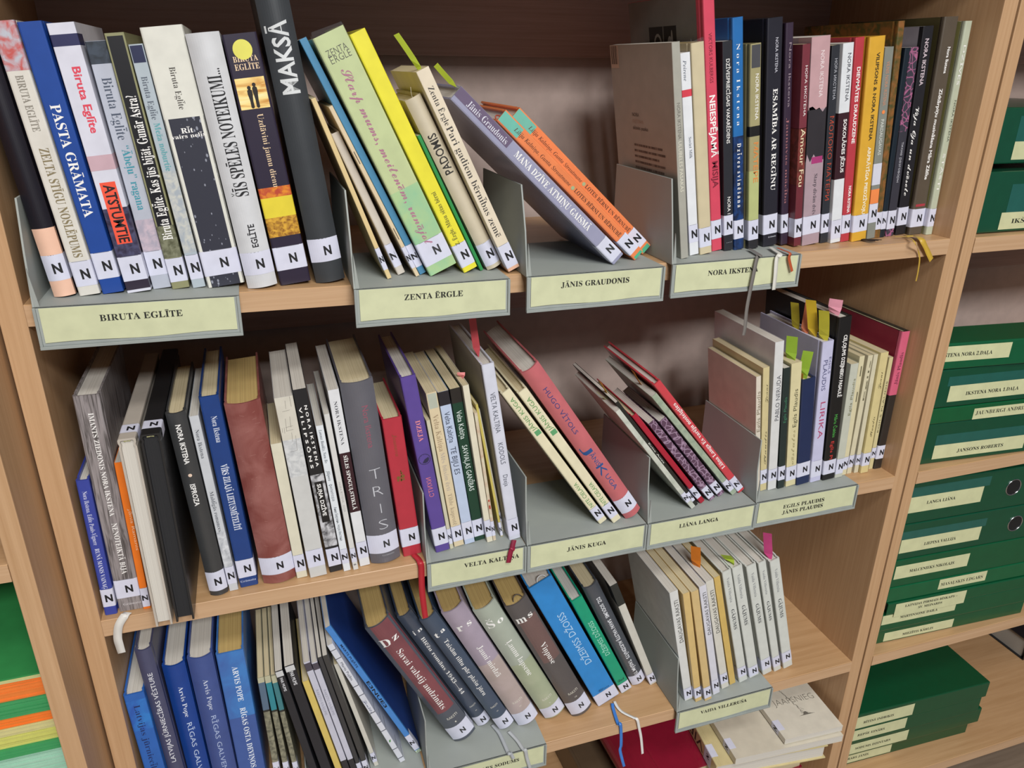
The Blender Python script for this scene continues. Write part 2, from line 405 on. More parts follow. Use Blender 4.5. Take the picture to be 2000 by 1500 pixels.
        for i, (s, c, zz, L_) in enumerate((('NORA', '#3f362f', h - 74, 16), ('IKSTENA', '#b3a596', h - 81, 26), ('ulubeles pasakas', '#3f362f', h - 88, 36))): text_mesh('cover_lettering', s, 's', pl(D - 46, zz), c, root, L_*MM, 4*MM)
        mb = MB()
        for i in range(11):
            z = h - 106 - i * 6.2; L_ = 66 + 8 * math.sin(i * 2.3); mb.add([(X, y*MM, zz*MM) for y, zz in ((D - 46, z), (D - 46 - L_, z), (D - 46 - L_, z + 2.4), (D - 46, z + 2.4))], [(0, 1, 2, 3)])
        o = link('cover_paragraph', mb.v, mb.f, mat('wood:#4a423b:#8c857b:3', .7), root)
    if cover == 'phot':
        X = (-w/2 - .1) * MM
        q = lambda x, y0, y1, z0, z1: [(x, y*MM, z*MM) for y, z in ((y0, z0), (y1, z0), (y1, z1), (y0, z1))]
        o = link('front_board', q(X, 14, D - .3, .3, h - .3), [(0, 1, 2, 3)], mat('#77746f', .5), root)
        for i, (a, b) in enumerate(((56, 84), (86, 118))):
            ph = link('cover_photo', q(X - .00004, a, b, h - 62, h - 28), [(0, 1, 2, 3)], mat('#141210', .5), o)
            n2 = 14
            for (cy, cz, ry, rz, c) in (((98, -46, 9, 11, '#9a948e'), (98, -46, 6, 8, '#1b1816')) if i else ((68, -47, 5, 9, '#8f8984'), (63, -42, 2, 10, '#8f8984'), (73, -55, 3, 6, '#6a635d'))):
                if not i: cy += 3
                vv = [(X - (.00008 if c != '#1b1816' else .00012), (cy + ry * math.cos(2*math.pi*k/n2))*MM, (h + cz + rz * math.sin(2*math.pi*k/n2))*MM) for k in range(n2)]
                link('photo_shape', vv, [tuple(range(n2))], mat(c, .5), ph)
def B(key, kind, x, y, z, tilt, w, h, D, colr, pg, lab, texts, bands, label, **o):
    r = empty('book', (x*MM, y*MM, z*MM), (0, -math.radians(tilt), 0), label, 'book', 'books on the top shelf' if z > -60 else ('books on the middle shelf' if z > -400 else 'books on the lower shelf'))
    BOOKS[key] = r
    book_parts(r, kind, w, h, D, colr, pg, lab, texts, bands, **o)
    return r
def RIB(key, colr, w, pts):
    root = BOOKS[key]; inv = (Matrix.Translation(root.location) @ root.rotation_euler.to_matrix().to_4x4()).inverted()
    P = [Vector(p) * MM for p in pts]; Q = []
    for i in range(len(P) - 1):                      # Catmull-Rom
        a, b, c, d = P[max(i-1, 0)], P[i], P[i+1], P[min(i+2, len(P)-1)]
        for k in range(5):
            t = k / 5; Q.append(.5 * ((2*b) + (c - a)*t + (2*a - 5*b + 4*c - d)*t*t + (3*b - a - 3*c + d)*t**3))
    Q.append(P[-1]); n = len(Q); vs = []
    for i, p in enumerate(Q):
        t = (Q[min(i+1, n-1)] - Q[max(i-1, 0)]).normalized(); up = Vector((0, -abs(t.z), 1.02 - abs(t.z))).normalized()
        s = t.cross(up).normalized() * (w/2*MM) * (1 - .35 * max(0, (i/n - .7)))
        nn = s.cross(t).normalized() * .00025
        vs += [tuple(inv @ (p - s)), tuple(inv @ (p + s)), tuple(inv @ (p + s + nn)), tuple(inv @ (p - s + nn))]
    fs = [(4*i + a, 4*i + (a+1) % 4, 4*i + 4 + (a+1) % 4, 4*i + 4 + a) for i in range(n - 1) for a in range(4)]
    fixn(link('ribbon_bookmark', vs, fs, mat(colr, .45), root, True))
# ---------------------------------------------------------------- the room
WALL = mat('#c2aea4', .9)
struct(MB().box(-3, 4.5, .312, .36, -1.35, 1.36).build('wall_back', WALL))
struct(MB().box(-3, 4.5, -4.5, .36, -1.40, -1.35).build('floor', mat('grain:#9a8a78:#7d6d5c:x', .5)))
struct(MB().box(-3, 4.5, -4.5, .36, 1.36, 1.41).build('ceiling', mat('#e2e2e0', .9)))
# ---------------------------------------------------------------- the three bookcases
WX = mat('grain:#c59f76:#aa8359:x', .42, .05); WE = mat('grain:#c9a683:#b48f6a:x', .45); WZ = mat('grain:#c5a07a:#ad865f:z', .45); WR = mat('grain:#b3968b:#977b70:x', .5)
SAG = .0045
def shelf_board(root, x0, x1, y0, y1, ztop, th, sag=0):
    n = 24; mb = MB(); vs = []
    for i in range(n + 1):
        u = i / n; x = x0 + (x1 - x0) * u; z = ztop - sag * 4 * u * (1 - u)
        vs += [(x, y0, z - th), (x, y0, z - .0006), (x, y0 + .0006, z), (x, y1, z), (x, y1, z - th)]
    fs = [(5*i + a, 5*i + (a+1) % 5, 5*i + 5 + (a+1) % 5, 5*i + 5 + a) for i in range(n) for a in range(5)]
    fs += [tuple(range(5)), tuple(range(5*n, 5*n + 5))]
    o = mb.add(vs, fs).build('shelf', WX, root)
    MB().add([q for i in range(n + 1) for q in ((x0 + (x1-x0)*i/n, y0 - .0004, ztop - sag*4*(i/n)*(1-i/n) - th), (x0 + (x1-x0)*i/n, y0 - .0004, ztop - sag*4*(i/n)*(1-i/n) - .0007))], [(2*i, 2*i+2, 2*i+3, 2*i+1) for i in range(n)]).build('edge_band', WE, o)
def bookcase(label, x0, x1, y0, y1, shelves, th, wl, wr, sags={}, rails=True, ztop=1.0, zbot=-1.32):
    r = empty('bookcase', ((x0 + x1) / 2, y0, -1.35), (0, 0, 0), label, 'bookcase', 'light wood bookcases')
    off = Vector(r.location)
    kids = []
    def sub(o): o.location = -off; kids.append(o); return o
    for a, b in ((x0 - wl, x0), (x1, x1 + wr)):
        o = sub(MB().box(a, b, y0, y1, zbot - .03, ztop).build('side_panel', WZ, r)); bevel(o, .0008)
    for i, z in enumerate(shelves):
        e = len(bpy.data.objects)
        shelf_board(r, x0 + .0002, x1 - .0002, y0, y1 - .012, z, th, sags.get(i, 0))
    for o in r.children:
        if o.name.startswith('shelf'): o.location = -off
    if rails:
        for z in shelves: sub(MB().box(x0 + .0002, x1 - .0002, y1 - .022, y1 - .004, z - th - .112, z - th - .0054).build('back_rail', WR, r))
    return r
bookcase('light wood bookcase full of books in the middle', 0, 1, 0, .305, [.332, Z1, Z2, Z3, Z4], T, .0205, .0200, {1: SAG})
bookcase('light wood bookcase with green binders on the right', 1.0405, 1.96, 0, .305, [.332, Z1 - .001, Z2, Z3, Z4], T, .0170, .0170)
bookcase('light wood bookcase standing forward on the left, coloured paper stacks in it', -.96, -.0400, -.068, .305, [.16, -.2077, -.522, -.84], .0175, .0170, .0168)
# ---------------------------------------------------------------- grey divider trays
CARDB = mat('mot:#959a96:#9ba09a:160', .62, 0, 0, .1); CARDE = mat('#949a96', .6)
def TRAY(x0, x1, y0, z, ph, texts, label, slope=0):
    # millimetres; z is the top of the shelf board below
    r = empty('shelf_divider', ((x0 + x1)/2*MM, y0*MM, (z + .05)*MM), (0, -math.radians(slope), 0), label, 'divider', 'grey shelf dividers')
    off = -Vector(((x0 + x1)/2*MM, y0*MM, z*MM))
    def fin(o): o.location = off; return o
    S = lambda *a: [q*MM for q in a]
    fin(bevel(MB().box(*S(x0, x1, y0, 128, z + .1, z + 1.4)).build('base_plate', CARDB, r), .0004))
    pl = [(y0 + .3, z + .2), (y0 + 8, z + 45), (4, z + ph), (136, z + ph), (136, z + .2)]
    o = fin(bevel(MB().prism([(a*MM, b*MM) for a, b in pl], x0*MM, (x0 + 1.7)*MM, 'x').build('side_panel', CARDB, r), .0004))
    fold = [(x0 + 1.7, z + 1.4), (x0 + 5.5, z + 1.4), (x0 + 1.7, z + 34)]
    fin(MB().add([(a*MM, (y0 + q)*MM, b*MM) for q in (1, 2.6) for a, b in fold], [(0, 1, 2), (5, 4, 3), (0, 2, 5, 3), (1, 4, 5, 2), (0, 3, 4, 1)]).build('corner_fold', CARDB, r))
    fp = fin(bevel(MB().box(*S(x0, x1, y0, y0 + 1.6, z - 35.6, z + 1.4)).build('front_plate', CARDB, r), .0004))
    f = MB()
    f.box(*S(x0, x1, y0 - 2.2, y0 + .1, z - 36, z - 33.2)); f.box(*S(x0, x0 + 2.4, y0 - 1.6, y0 + .1, z - 33.2, z + .8)); f.box(*S(x1 - 2.4, x1, y0 - 2.0, y0 + .1, z - 33.2, z + .8))
    f.box(*S(x0 + 2.4, x1 - 2.4, y0 - .6, y0 + .1, z - 33.2, z - 31.0))
    fin(bevel(f.build('card_frame', CARDE, r), .0003))
    c = MB(); n = 18; cv = []
    for i in range(n + 1):
        u = i / n; xx = x0 + 4.6 + (x1 - x0 - 9.0) * u
        for zz in (z - 30.2 + .7 * math.sin(u * 9), z + .3): cv.append((xx*MM, (y0 - .9 - .25 * math.sin(u * math.pi * 2))*MM, zz*MM))
    cd = fin(link('name_card', cv, [(2*i, 2*i+2, 2*i+3, 2*i+1) for i in range(n)], mat('#c9cca6', .6), r))
    for s, a, b, zb in texts:
        text_mesh('card_lettering', s, 'b', lambda u, v: (a*MM + u, (y0 - 1.35)*MM, zb*MM + v), '#1f201c', cd, (b - a)*MM, 5.6*MM)
    return r
TRAY(9.8,172.8,-14.5,-1.4,88,[('BIRUTA EGLĪTE', 58.7, 124.4, -15.2)],'grey cardboard divider with a yellow card, leftmost on the top shelf',-0.843)
TRAY(273.5,426.0,-19.5,-4.0,88,[('ZENTA ĒRGLE', 320.3, 377.8, -16.5)],'grey cardboard divider with a yellow card holding the leaning green and yellow books',-0.31)
TRAY(444.0,598.5,-18.0,-4.4,88,[('JĀNIS GRAUDONIS', 480.7, 557.0, -16.8)],'grey cardboard divider with a yellow card under the leaning orange books',0.044)
TRAY(610.0,773.5,-12.5,-3.7,88,[('NORA IKSTENA', 654.2, 717.8, -17.9)],'grey cardboard divider with a yellow card, rightmost on the top shelf',0.396)
TRAY(334.5,453.8,-6.2,-332.4,88,[('VELTA KALTIŅA', 377.7, 444.7, -344.5)],'grey cardboard divider with a yellow card at the foot of the violet book',0)
TRAY(454.5,611.8,-6.7,-332.4,88,[('JĀNIS KUGA', 505.3, 556.7, -348.6)],'grey cardboard divider with a yellow card under the leaning pink book',0)
TRAY(612.7,769.5,-7.2,-332.4,88,[('LIĀNA LANGA', 656.8, 713.3, -344.7)],'grey cardboard divider with a yellow card under the leaning coral red book',0)
TRAY(770.7,933.0,-4.9,-332.4,88,[('EGILS PLAUDIS', 813.4, 878.7, -346.9), ('JĀNIS PLAUDIS', 813.2, 878.0, -355.7)],'grey cardboard divider with a two-line yellow card, rightmost on the middle shelf',0)
TRAY(176.0,323.5,-3.0,-662.3,40,[],'grey cardboard divider at the foot of the leaning blue booklets on the lower shelf',0)
TRAY(325.8,490.0,-3.0,-662.3,88,[('DZINTARS SODUMS', 372.5, 450.4, -677.5)],'grey cardboard divider under the maroon and navy volumes on the lower shelf',0)
TRAY(686.8,848.0,-8.9,-662.3,88,[('VAIDA VILLERUŠA', 725.6, 803.7, -674.1)],'grey cardboard divider with a yellow card under the white booklets on the lower shelf',0)
# ---------------------------------------------------------------- the books on the three shelves
B(1,'r',29.6,13.2,2.3,5.4,16.8,214.7,137.4,'#17131d','w',(14.0, 36.2),[],[(0.0, 59.0, '#ecbfa5')],'black hardcover with peach lower spine, first book on the top shelf')
B(2,'h',49.4,11.8,1.9,5.56,16.8,217.5,139.2,'#d9d5cb','w',(8.1, 30.1),[('BIRUTA EGLĪTE', 136.9, 178.8, 5.7, '#8d877c', 'b', 'd', 0.0), ('ZELTA STĪGU NOSLĒPUMS', 33.5, 123.9, 7.1, '#857756', 'b', 'd', 0.7)],[(182.1, 217.5, 'mot:#b9bcc6:#c05a55:14')],'ivory hardcover titled ZELTA STĪGU NOSLĒPUMS with a violin picture at its top')
B(3,'h',67.6,14.2,1.7,5.65,17.5,217.7,139.3,'#1f4796','w',(13.2, 36.4),[('PASTA GRĀMATA', 67.1, 157.3, 7.4, '#f2f0ec', 'b', 'd', 0.0)],[],'royal blue hardcover titled PASTA GRĀMATA in white capitals')
B(4,'p',88.8,12.7,1.4,5.57,19.6,217.6,139.3,'#d6d6e2','w',(10.5, 32.3),[('Biruta Eglīte', 135.3, 185.7, 5.9, '#dd4458', 'S', 'd', 2.0), ('ATSTUMTIE', 44.6, 93.8, 8.2, '#191015', 'S', 'd', 0.4)],[(200.9, 209.4, '#2b2c55'), (105.7, 117.8, '#c9a9b2'), (32.3, 74.2, 'mot:#4a4a68:#2b2238:10'), (2.4, 12.9, '#2e2536'), (43.5, 95.9, '#f0583f', 0.62)],'white paperback with a red sticker reading ATSTUMTIE on its spine')
B(5,'p',107.0,21.6,0.9,5.09,15.3,205.5,131.5,'#b6bac6','c',(12.2, 34.3),[('Biruta Eglīte', 129.5, 178.1, 7.6, '#4c5566', 'r', 'd', 0.8), ('“Ābeļu” ragana', 70.7, 124.7, 6.4, '#3f93a3', 'b', 'd', 0.8)],[(188.5, 205.3, 'mot:#2a3038:#3d4652:12'), (34.3, 62.4, 'mot:#a9a2b0:#c9b6c0:12')],'greyish paperback lettered ragana in turquoise, dark band at its head')
B(6,'p',123.0,17.9,0.6,5.19,14.7,212.0,135.7,'#8d8c66','c',(6.3, 28.0),[('Biruta Eglīte. Kas jūs bijāt, Gunār Astra?', 44.6, 164.8, 8.1, '#f2f0ec', 'b', 'u', 0.0)],[(57.0, 209.7, '#121116', 0.8), (28.6, 57.0, 'mot:#7f8068:#55563f:9')],'narrow black and olive paperback with white serif lettering running upward')
B(7,'p',138.5,17.7,0.3,5.69,11.0,204.4,130.8,'#aeb9c0','w',(7.9, 30.3),[('Biruta Eglīte', 146.4, 180.0, 4.9, '#59616d', 'r', 'd', 0.0), ('Meža noburtie', 104.3, 143.6, 4.9, '#5fa3a8', 'b', 'd', 0.4)],[(190.5, 203.4, '#23284a', 0.85), (32.6, 103.8, 'mot:#a3abb2:#c6c6bd:10')],'slim silvery paperback lettered Meža noburtie in turquoise')
B(8,'h',162.1,14.6,1.2,6.0,32.4,217.3,139.1,'#dcdbd0','w',(10.5, 33.4),[('Biruta Eglīte', 153.6, 186.6, 4.9, '#4a4540', 'r', 'd', 0.6), ('Rīt', 136.8, 0, 4.2, '#f2f0ec', 'b', 'h', 0.0, 9.7), ('vairs nelīs', 132.4, 0, 3.2, '#f2f0ec', 'b', 'h', 0.0, 27.5)],[(0.0, 146.9, 'rain:#33343f:#8d909c', 0.97)],'thick white hardcover with a rain-speckled navy spine titled Rīt vairs nelīs')
B(9,'r',193.9,9.5,-0.9,6.36,26.5,215.2,137.8,'#cfd0d2','w',(12.2, 33.1),[('ŠĪS SPĒLES NOTEIKUMI...', 83.4, 187.8, 11.1, '#17171a', 'b', 'u', 1.3), ('EGLĪTE', 37.5, 58.3, 5.3, '#1c1c20', 'S', 'u', 2.1)],[],'white hardcover with heavy black capitals ŠĪS SPĒLES NOTEIKUMI')
B(10,'h',223.8,13.2,-1.0,6.72,28.1,215.6,138.0,'#2b2336','c',(13.9, 35.7),[('BIRUTA', 196.2, 0, 4.5, '#e6c9a4', 'b', 'h', 0.6, 20.2), ('EGLĪTE', 190.0, 0, 4.8, '#e6c9a4', 'b', 'h', 0.6, 20.2), ('Uzdāvini jaunu dienu', 89.3, 151.9, 5.1, '#e6c9a4', 'r', 'd', 2.2)],[(156.3, 181.3, 'sun:#c98a3a:#f6d98a', 0.86), (80.8, 89.8, 'mot:#b5452f:#e08a2a:10'), (62.9, 80.8, '#e3cf3c'), (45.2, 62.9, 'mot:#d9a63a:#8a5a20:7')],'dark purple hardcover with a yellow dot and a sunset couple on the spine',dot=(203.2, 0.56, '#dfd95f'),couple=(156.8, 178.4))
B(11,'r',256.3,14.5,-1.4,6.75,27.5,264.6,150.0,'#3a3d40','w',(19.9, 41.8),[('MAKSĀ', 168.7, 226.5, 14.3, '#d5d8d8', 'S', 'u', 0.0)],[],'tall charcoal hardcover lettered MAKSĀ, the tallest book on the top shelf')
B(12,'p',311.6,6.8,-1.3,19.48,4.4,174.0,111.4,'#dcc48f','c',(9.3, 32.0),[],[],'thin straw-coloured booklet leaning against the second divider')
B(13,'h',325.7,19.2,-0.6,22.16,8.0,144.5,100.0,'#cdc5b9','c',(8.2, 32.4),[],[],'short parchment-grey booklet leaning beside the straw-coloured booklet')
B(14,'p',339.8,8.7,-1.4,24.52,3.9,173.1,110.8,'#d9c6a4','c',(9.1, 32.4),[],[],'thin stapled beige pamphlet wedged left of the blue booklet',staples=1)
B(15,'p',346.3,14.9,-0.8,24.6,6.7,232.1,148.5,'#4a86ab','w',(8.2, 32.4),[],[],'thin steel-blue booklet leaning left of the green film-wrapped book')
B(16,'h',365.2,6.3,3.7,24.13,29.1,232.0,148.5,'#bfcb94','c',(9.9, 34.3),[('ZENTA', 216.8, 0, 5.8, '#4c4a40', 'Z', 'h', 0.0, 19.2), ('ĒRGLE', 210.9, 0, 5.8, '#4c4a40', 'Z', 'h', 0.6, 19.2), ('Starp mums, meitenēm, runājot', 29.2, 201.3, 8.7, '#ab6a85', 'c', 'd', -0.6)],[(0.0, 87.6, 'mot:#a9c68c:#8fbf93:40')],'wide pale green book in clear film titled Starp mums, meitenēm, runājot',sleeve=1)
B(17,'h',394.2,10.4,0.7,24.59,15.2,237.3,150.0,'#e6dc3c','w',(5.4, 29.8),[('Z. Ērgle. Mūsu sētas bērni', 28.5, 85.8, 4.3, '#6d6a28', 'b', 'u', -0.8)],[],'bright yellow hardcover leaning right of the green film-wrapped book')
B(18,'p',407.4,15.2,-1.8,24.62,3.5,144.9,100.0,'#2c8a48','w',None,[],[],'short thin green booklet leaning between the yellow and the beige book')
B(19,'r',420.8,14.8,0.9,25.74,16.0,180.2,115.3,'#cbc0a8','c',(4.0, 28.4),[('PADOMIS', 104.3, 144.4, 8.0, '#2c2a26', 'O', 'u', 0.0)],[],'beige hardcover with outlined black lettering PADOMIS',thread=1)
B(20,'p',437.7,3.0,0.1,25.19,12.7,206.5,132.1,'#dfd2ba','c',(3.4, 28.3),[('Zenta Ērgle', 154.1, 190.7, 5.3, '#3e3b38', 'r', 'd', 0.0), ('Pari gadiem bērnības zemē', 37.5, 152.6, 6.3, '#3e3b38', 'r', 'd', 0.0)],[(0.0, 4.8, '#e5b597')],'cream paperback titled Pari gadiem bērnības zemē with a green tab on top',tabs=[(0.5, 12, '#a9b92e', 5, 34, -8, -70)])
B(21,'h',553.1,1.2,3.0,46.55,15.7,239.0,150.0,'#9696b0','w',(3.4, 29.4),[('Jānis Graudonis', 173.2, 224.9, 6.3, '#d8d8e2', 'r', 'd', 1.9), ('MANA DZĪVE ATMIŅU GAISMĀ', 48.8, 160.1, 6.6, '#f2f0ec', 'b', 'd', 0.8)],[(170.0, 239.0, '#63526f', 0.62, 0.16)],'grey-violet hardcover titled MANA DZĪVE ATMIŅU GAISMĀ leaning steeply',sleeve=1,tabs=[(1.0, 18, '#a9b92e', 5, 26, 0, -60)])
B(22,'h',583.0,12.7,2.6,47.26,14.1,212.8,136.2,'#e6834f','w',(7.9, 31.2),[('Lilija Kalniņa, Gunta Strautmane', 113.5, 194.6, 4.2, '#5d3322', 'i', 'd', 0.4), ('LOTES BĒRNI UN BĒRNUBĒ', 32.9, 106.3, 4.2, '#5d3322', 'b', 'd', 0.4)],[(187.2, 212.8, '#6fb9a6', 0.85, 0.06), (0.0, 3.4, '#4fae88', 0.85, 0.06)],'left orange copy of LOTES BĒRNI UN BĒRNUBĒRNI leaning on the violet book',dot=(109.5, 0.28, '#a3b285'),ribloop='#9c4028')
B(23,'h',604.6,36.5,2.6,47.06,14.1,213.0,136.3,'#e6834f','w',(7.8, 30.7),[('Lilija Kalniņa, Gunta Strautmane', 112.5, 193.3, 4.2, '#5d3322', 'i', 'd', 0.4), ('LOTES BĒRNI UN BĒRNUBĒ', 31.6, 105.9, 4.2, '#5d3322', 'b', 'd', 0.4)],[(187.4, 213.0, '#6fb9a6', 0.85, 0.06), (0.0, 5.0, '#4fae88', 0.85, 0.06)],'right orange copy of LOTES BĒRNI UN BĒRNUBĒRNI, outermost of the leaning trio',dot=(108.9, 0.28, '#a3b285'))
B(24,'p',635.1,5.0,-1.7,8.87,9.0,217.8,142,'#a5a398','w',None,[('NORA IKSTENA', 126.0, 161.3, 3.6, '#77746b', 's', 'd', 0.0), ('ULUBELES PASAKAS', 72.1, 123.9, 3.8, '#dbd8c6', 's', 'd', 0.0)],[],'grey paperback with a barcode on its visible cover, titled ULUBELES PASAKAS',cover='ulub')
B(25,'p',653.4,15.9,-1.4,9.47,11.1,208.5,133.4,'#dfe1e4','w',(14.1, 33.8),[('Peirene', 182.0, 201.7, 3.8, '#6d7480', 'i', 'd', -1.1), ('Soviet Milk', 104.8, 126.7, 3.3, '#5b6470', 'r', 'd', 1.1)],[(166.7, 173.6, '#d3414f')],'slim white paperback with a red bar, lettered Soviet Milk')
B(26,'h',668.1,15.6,-1.0,9.55,15.0,218.0,139.5,'#cdbf9b','c',(7.9, 29.6),[],[],'plain sand-coloured book in clear film beside the red spine',sleeve=1)
B(27,'h',689.4,26.9,-1.1,9.5,13.1,265.4,166,'#d24a5f','w',(13.7, 35.0),[('VIKTORS KULBERGS', 179.5, 227.4, 3.9, '#7d1c30', 's', 'd', 0.0), ('NEIESPĒJAMĀ', 104.0, 167.4, 6.5, '#f2f0ec', 'S', 'd', 0.0), ('MISIJA', 71.0, 99.4, 6.5, '#7d1c30', 'S', 'd', 0.7)],[],'tall red hardcover titled NEIESPĒJAMĀ MISIJA with photos on its grey cover',cover='phot')
B(28,'p',702.6,23.9,-1.3,8.21,11.5,219.7,140.6,'#26272d','w',(18.1, 40.5),[('DZĪVESPRIECĪGAIS VAKARĒDIENS', 118.1, 202.5, 4.1, '#f2f0ec', 'm', 'd', 0.2), ('NORA I', 41.7, 60.6, 3.9, '#f2f0ec', 's', 'd', 0.6), ('▪▪▪▪', 9.2, 0, 0.9, '#b9b9c2', 's', 'h', 0.6, 6.9)],[],'black paperback titled DZĪVESPRIECĪGAIS VAKARĒDIENS')
B(29,'h',716.7,24.4,-1.0,8.53,12.7,241.8,150.0,'#256aab','w',(12.5, 34.0),[('N o r a  I k s t e n a', 136.3, 217.2, 4.1, '#f2f0ec', 'r', 'd', 0.0), ('D z ī v e s  s v i n ē š a n a', 48.2, 117.7, 4.6, '#f2f0ec', 'b', 'd', 0.5)],[(0.0, 125.2, 'mot:#16233f:#1c3f77:18')],'tall blue hardcover titled Dzīves svinēšana')
B(30,'h',735.0,23.4,-1.0,7.82,13.1,217.4,139.1,'#a1996f','c',(10.3, 33.1),[('NORA IKSTENA', 141.7, 187.9, 3.9, '#f2f0ec', 's', 'd', 1.6), ('МАТЕРЕ', 74.8, 118.2, 5.2, '#d98a45', 'S', 'd', 1.3)],[(193.9, 216.1, '#4b4b4f', 0.8), (124.7, 135.3, '#1d1b1a'), (33.1, 87.9, '#b4ba7e'), (0.0, 12.9, '#27262a')],'olive hardcover with a curved black stripe, a grey ribbon hanging from it')
B(31,'h',761.1,28.7,-0.4,7.72,18.9,241.9,150.0,'#23222b','w',(14.1, 37.0),[('NORA IKSTENA', 188.4, 222.6, 3.4, '#c8c8d2', 's', 'd', 2.3), ('ESAMĪBA AR REGĪNU', 63.8, 172.4, 5.7, '#f2f0ec', 'b', 'd', 1.9), ('Grāmata', 10.5, 0, 1.9, '#c8c8d2', 'r', 'h', 2.3, 10.4)],[],'black hardcover titled ESAMĪBA AR REĢĪNU in white capitals')
B(32,'h',783.0,31.4,-0.7,8.16,9.7,238.2,150.0,'#37293a','w',(13.8, 35.8),[('Nora Ikstena', 153.6, 218.9, 2.9, '#95858f', 's', 'd', 1.0), ('Jaunavas mācība', 48.2, 142.4, 3.3, '#9c6468', 'r', 'd', 0.0)],[],'aubergine hardcover titled Jaunavas mācība')
B(33,'p',793.3,21.0,-0.7,7.26,9.5,217.2,139.0,'#6b2a33','c',(10.0, 31.9),[('НОРА ИКСТЕНА', 144.5, 195.9, 2.8, '#f2f0ec', 's', 'd', 0.9), ('Amour Fou', 68.4, 131.3, 5.7, '#e9d9b4', 's', 'd', 0.5)],[(131.5, 216.7, '#74303a'), (70.4, 132.2, 'mot:#5d2d24:#823a35:14')],'maroon paperback titled Amour Fou')
B(34,'p',814.8,24.9,-1.1,7.35,23.6,225.7,144.4,'#a9939b','w',(12.7, 34.2),[('NORA IKSTENA', 164.4, 211.5, 4.7, '#e9dcdc', 's', 'd', 2.8), ('Starp divām dvēs', 35.3, 81.6, 4.7, '#3e3740', 'r', 'd', 2.4)],[(152.0, 225.7, '#c09a9d'), (100.3, 152.0, '#302c30', 1, 0, 'torn'), (93.4, 100.8, '#a63a72', 0.7, 0.15)],'dusty pink paperback with torn black and magenta patches')
B(35,'p',838.3,30.1,-1.6,7.25,10.4,217.9,139.5,'#2b2d33','c',(11.9, 34.8),[('НОРА ИКСТЕНА', 161.9, 204.3, 3.3, '#b9bbc2', 's', 'd', 1.0), ('МОЛОКО МАТЕРИ', 50.5, 144.5, 5.2, '#b2452f', 's', 'd', 0.2)],[],'black paperback with red Cyrillic title МОЛОКО МАТЕРИ')
B(36,'p',851.4,26.0,-1.2,7.3,14.0,219.9,140.7,'#dcdfe2','w',(4.6, 27.1),[('NORA IKSTENA', 159.8, 209.5, 4.5, '#3b3c46', 's', 'd', 2.1), ('SOKOLĀDES JĒZUS', 81.9, 140.9, 4.2, '#f2f0ec', 'S', 'd', 2.1)],[(74.8, 148.0, '#351820')],'white paperback with a maroon block lettered SOKOLĀDES JĒZUS')
B(37,'h',867.1,28.0,-1.2,7.05,12.3,225.8,144.5,'#b63b45','w',(9.8, 32.3),[('DIEVMĀTES DRAUDZENE', 114.0, 195.6, 4.2, '#f2f0ec', 'S', 'd', 0.6), ('NORA IKSTENA', 34.4, 65.8, 3.5, '#f2f0ec', 'S', 'd', 1.2)],[],'red hardcover titled DIEVMĀTES DRAUDZENE')
B(38,'h',884.5,24.5,-0.6,6.37,21.2,226.1,144.7,'#d8a636','w',(11.0, 31.4),[('VILIPSONS & NORA IKSTENA', 116.2, 209.8, 4.2, '#3a2f16', 'S', 'd', 2.5), ('ARPRĀTĪGA PIEDZĪVOJU', 31.4, 109.3, 4.2, '#f0e9d2', 'S', 'd', 2.5)],[],'mustard yellow hardcover titled ARPRĀTĪGĀ PIEDZĪVOJUMS',tassel=1)
B(39,'p',908.0,31.1,-0.7,6.46,11.9,216.0,138.2,'#83867d','w',(19.5, 42.6),[('VILNIS NORA IKSTENA', 154.2, 201.1, 4.3, '#c98d6e', 's', 'd', 0.0), ('PARDAUGAVAS', 99.2, 139.2, 4.1, '#c5c8bf', 'S', 'd', 0.0)],[(64.8, 89.6, '#d3d4e0'), (59.6, 64.8, '#83867d'), (42.6, 59.6, '#ee8a4c')],'grey paperback with an orange dot, white slash and orange foot',dot=(147.2, 0.36, '#ee8a4c'))
B(40,'h',918.9,32.3,-0.7,5.56,8.7,242.2,160,'mot:#8a5a2c:#4d4a24:16','c',(10.3, 31.7),[],[],'tall marbled brown hardcover, the most autumn-coloured on the top shelf')
B(41,'h',927.6,33.5,-0.8,4.28,7.4,214.9,137.5,'#16222c','w',(10.0, 32.0),[],[],'thin dark navy hardcover right of the marbled brown book')
B(42,'p',940.4,35.3,-0.5,4.7,11.7,215.6,138.0,'vein:#3b3743:#b0658c:22','w',(9.0, 31.9),[('тихие разговоры', 65.4, 112.4, 3.5, '#b9b9c0', 's', 'd', 1.2)],[(31.9, 124.2, '#35343d')],'charcoal paperback with pink scribbles running down its spine')
B(44,'p',959.3,37.7,0.1,4.89,14.7,237.3,150.0,'#1e1d22','w',(11.7, 34.1),[('NORA IKSTENA', 174.3, 224.2, 5.0, '#c9b9c0', 'S', 'd', 0.0), ('Vēja Oja un dvēsele', 48.1, 151.4, 5.9, '#f2f0ec', 'c', 'd', 0.0)],[],'black paperback with swirly white script beside the marbled brown book',lc='#9b959e')
B(45,'h',978.4,32.9,0.3,3.23,20.0,246.7,150.0,'#574d41','w',(9.4, 31.8),[('Nora Ikstena', 186.9, 215.1, 4.0, '#f2f0ec', 'S', 'd', 3.0), ('Zīdtārpiņu musināšana Māra Zālīte', 66.8, 170.5, 4.4, '#f2f0ec', 'S', 'd', 1.6)],[(34.5, 37.5, '#a83a45', 0.7)],'tall olive-brown hardcover with small white title near the shelf end',lc='#4c4527')
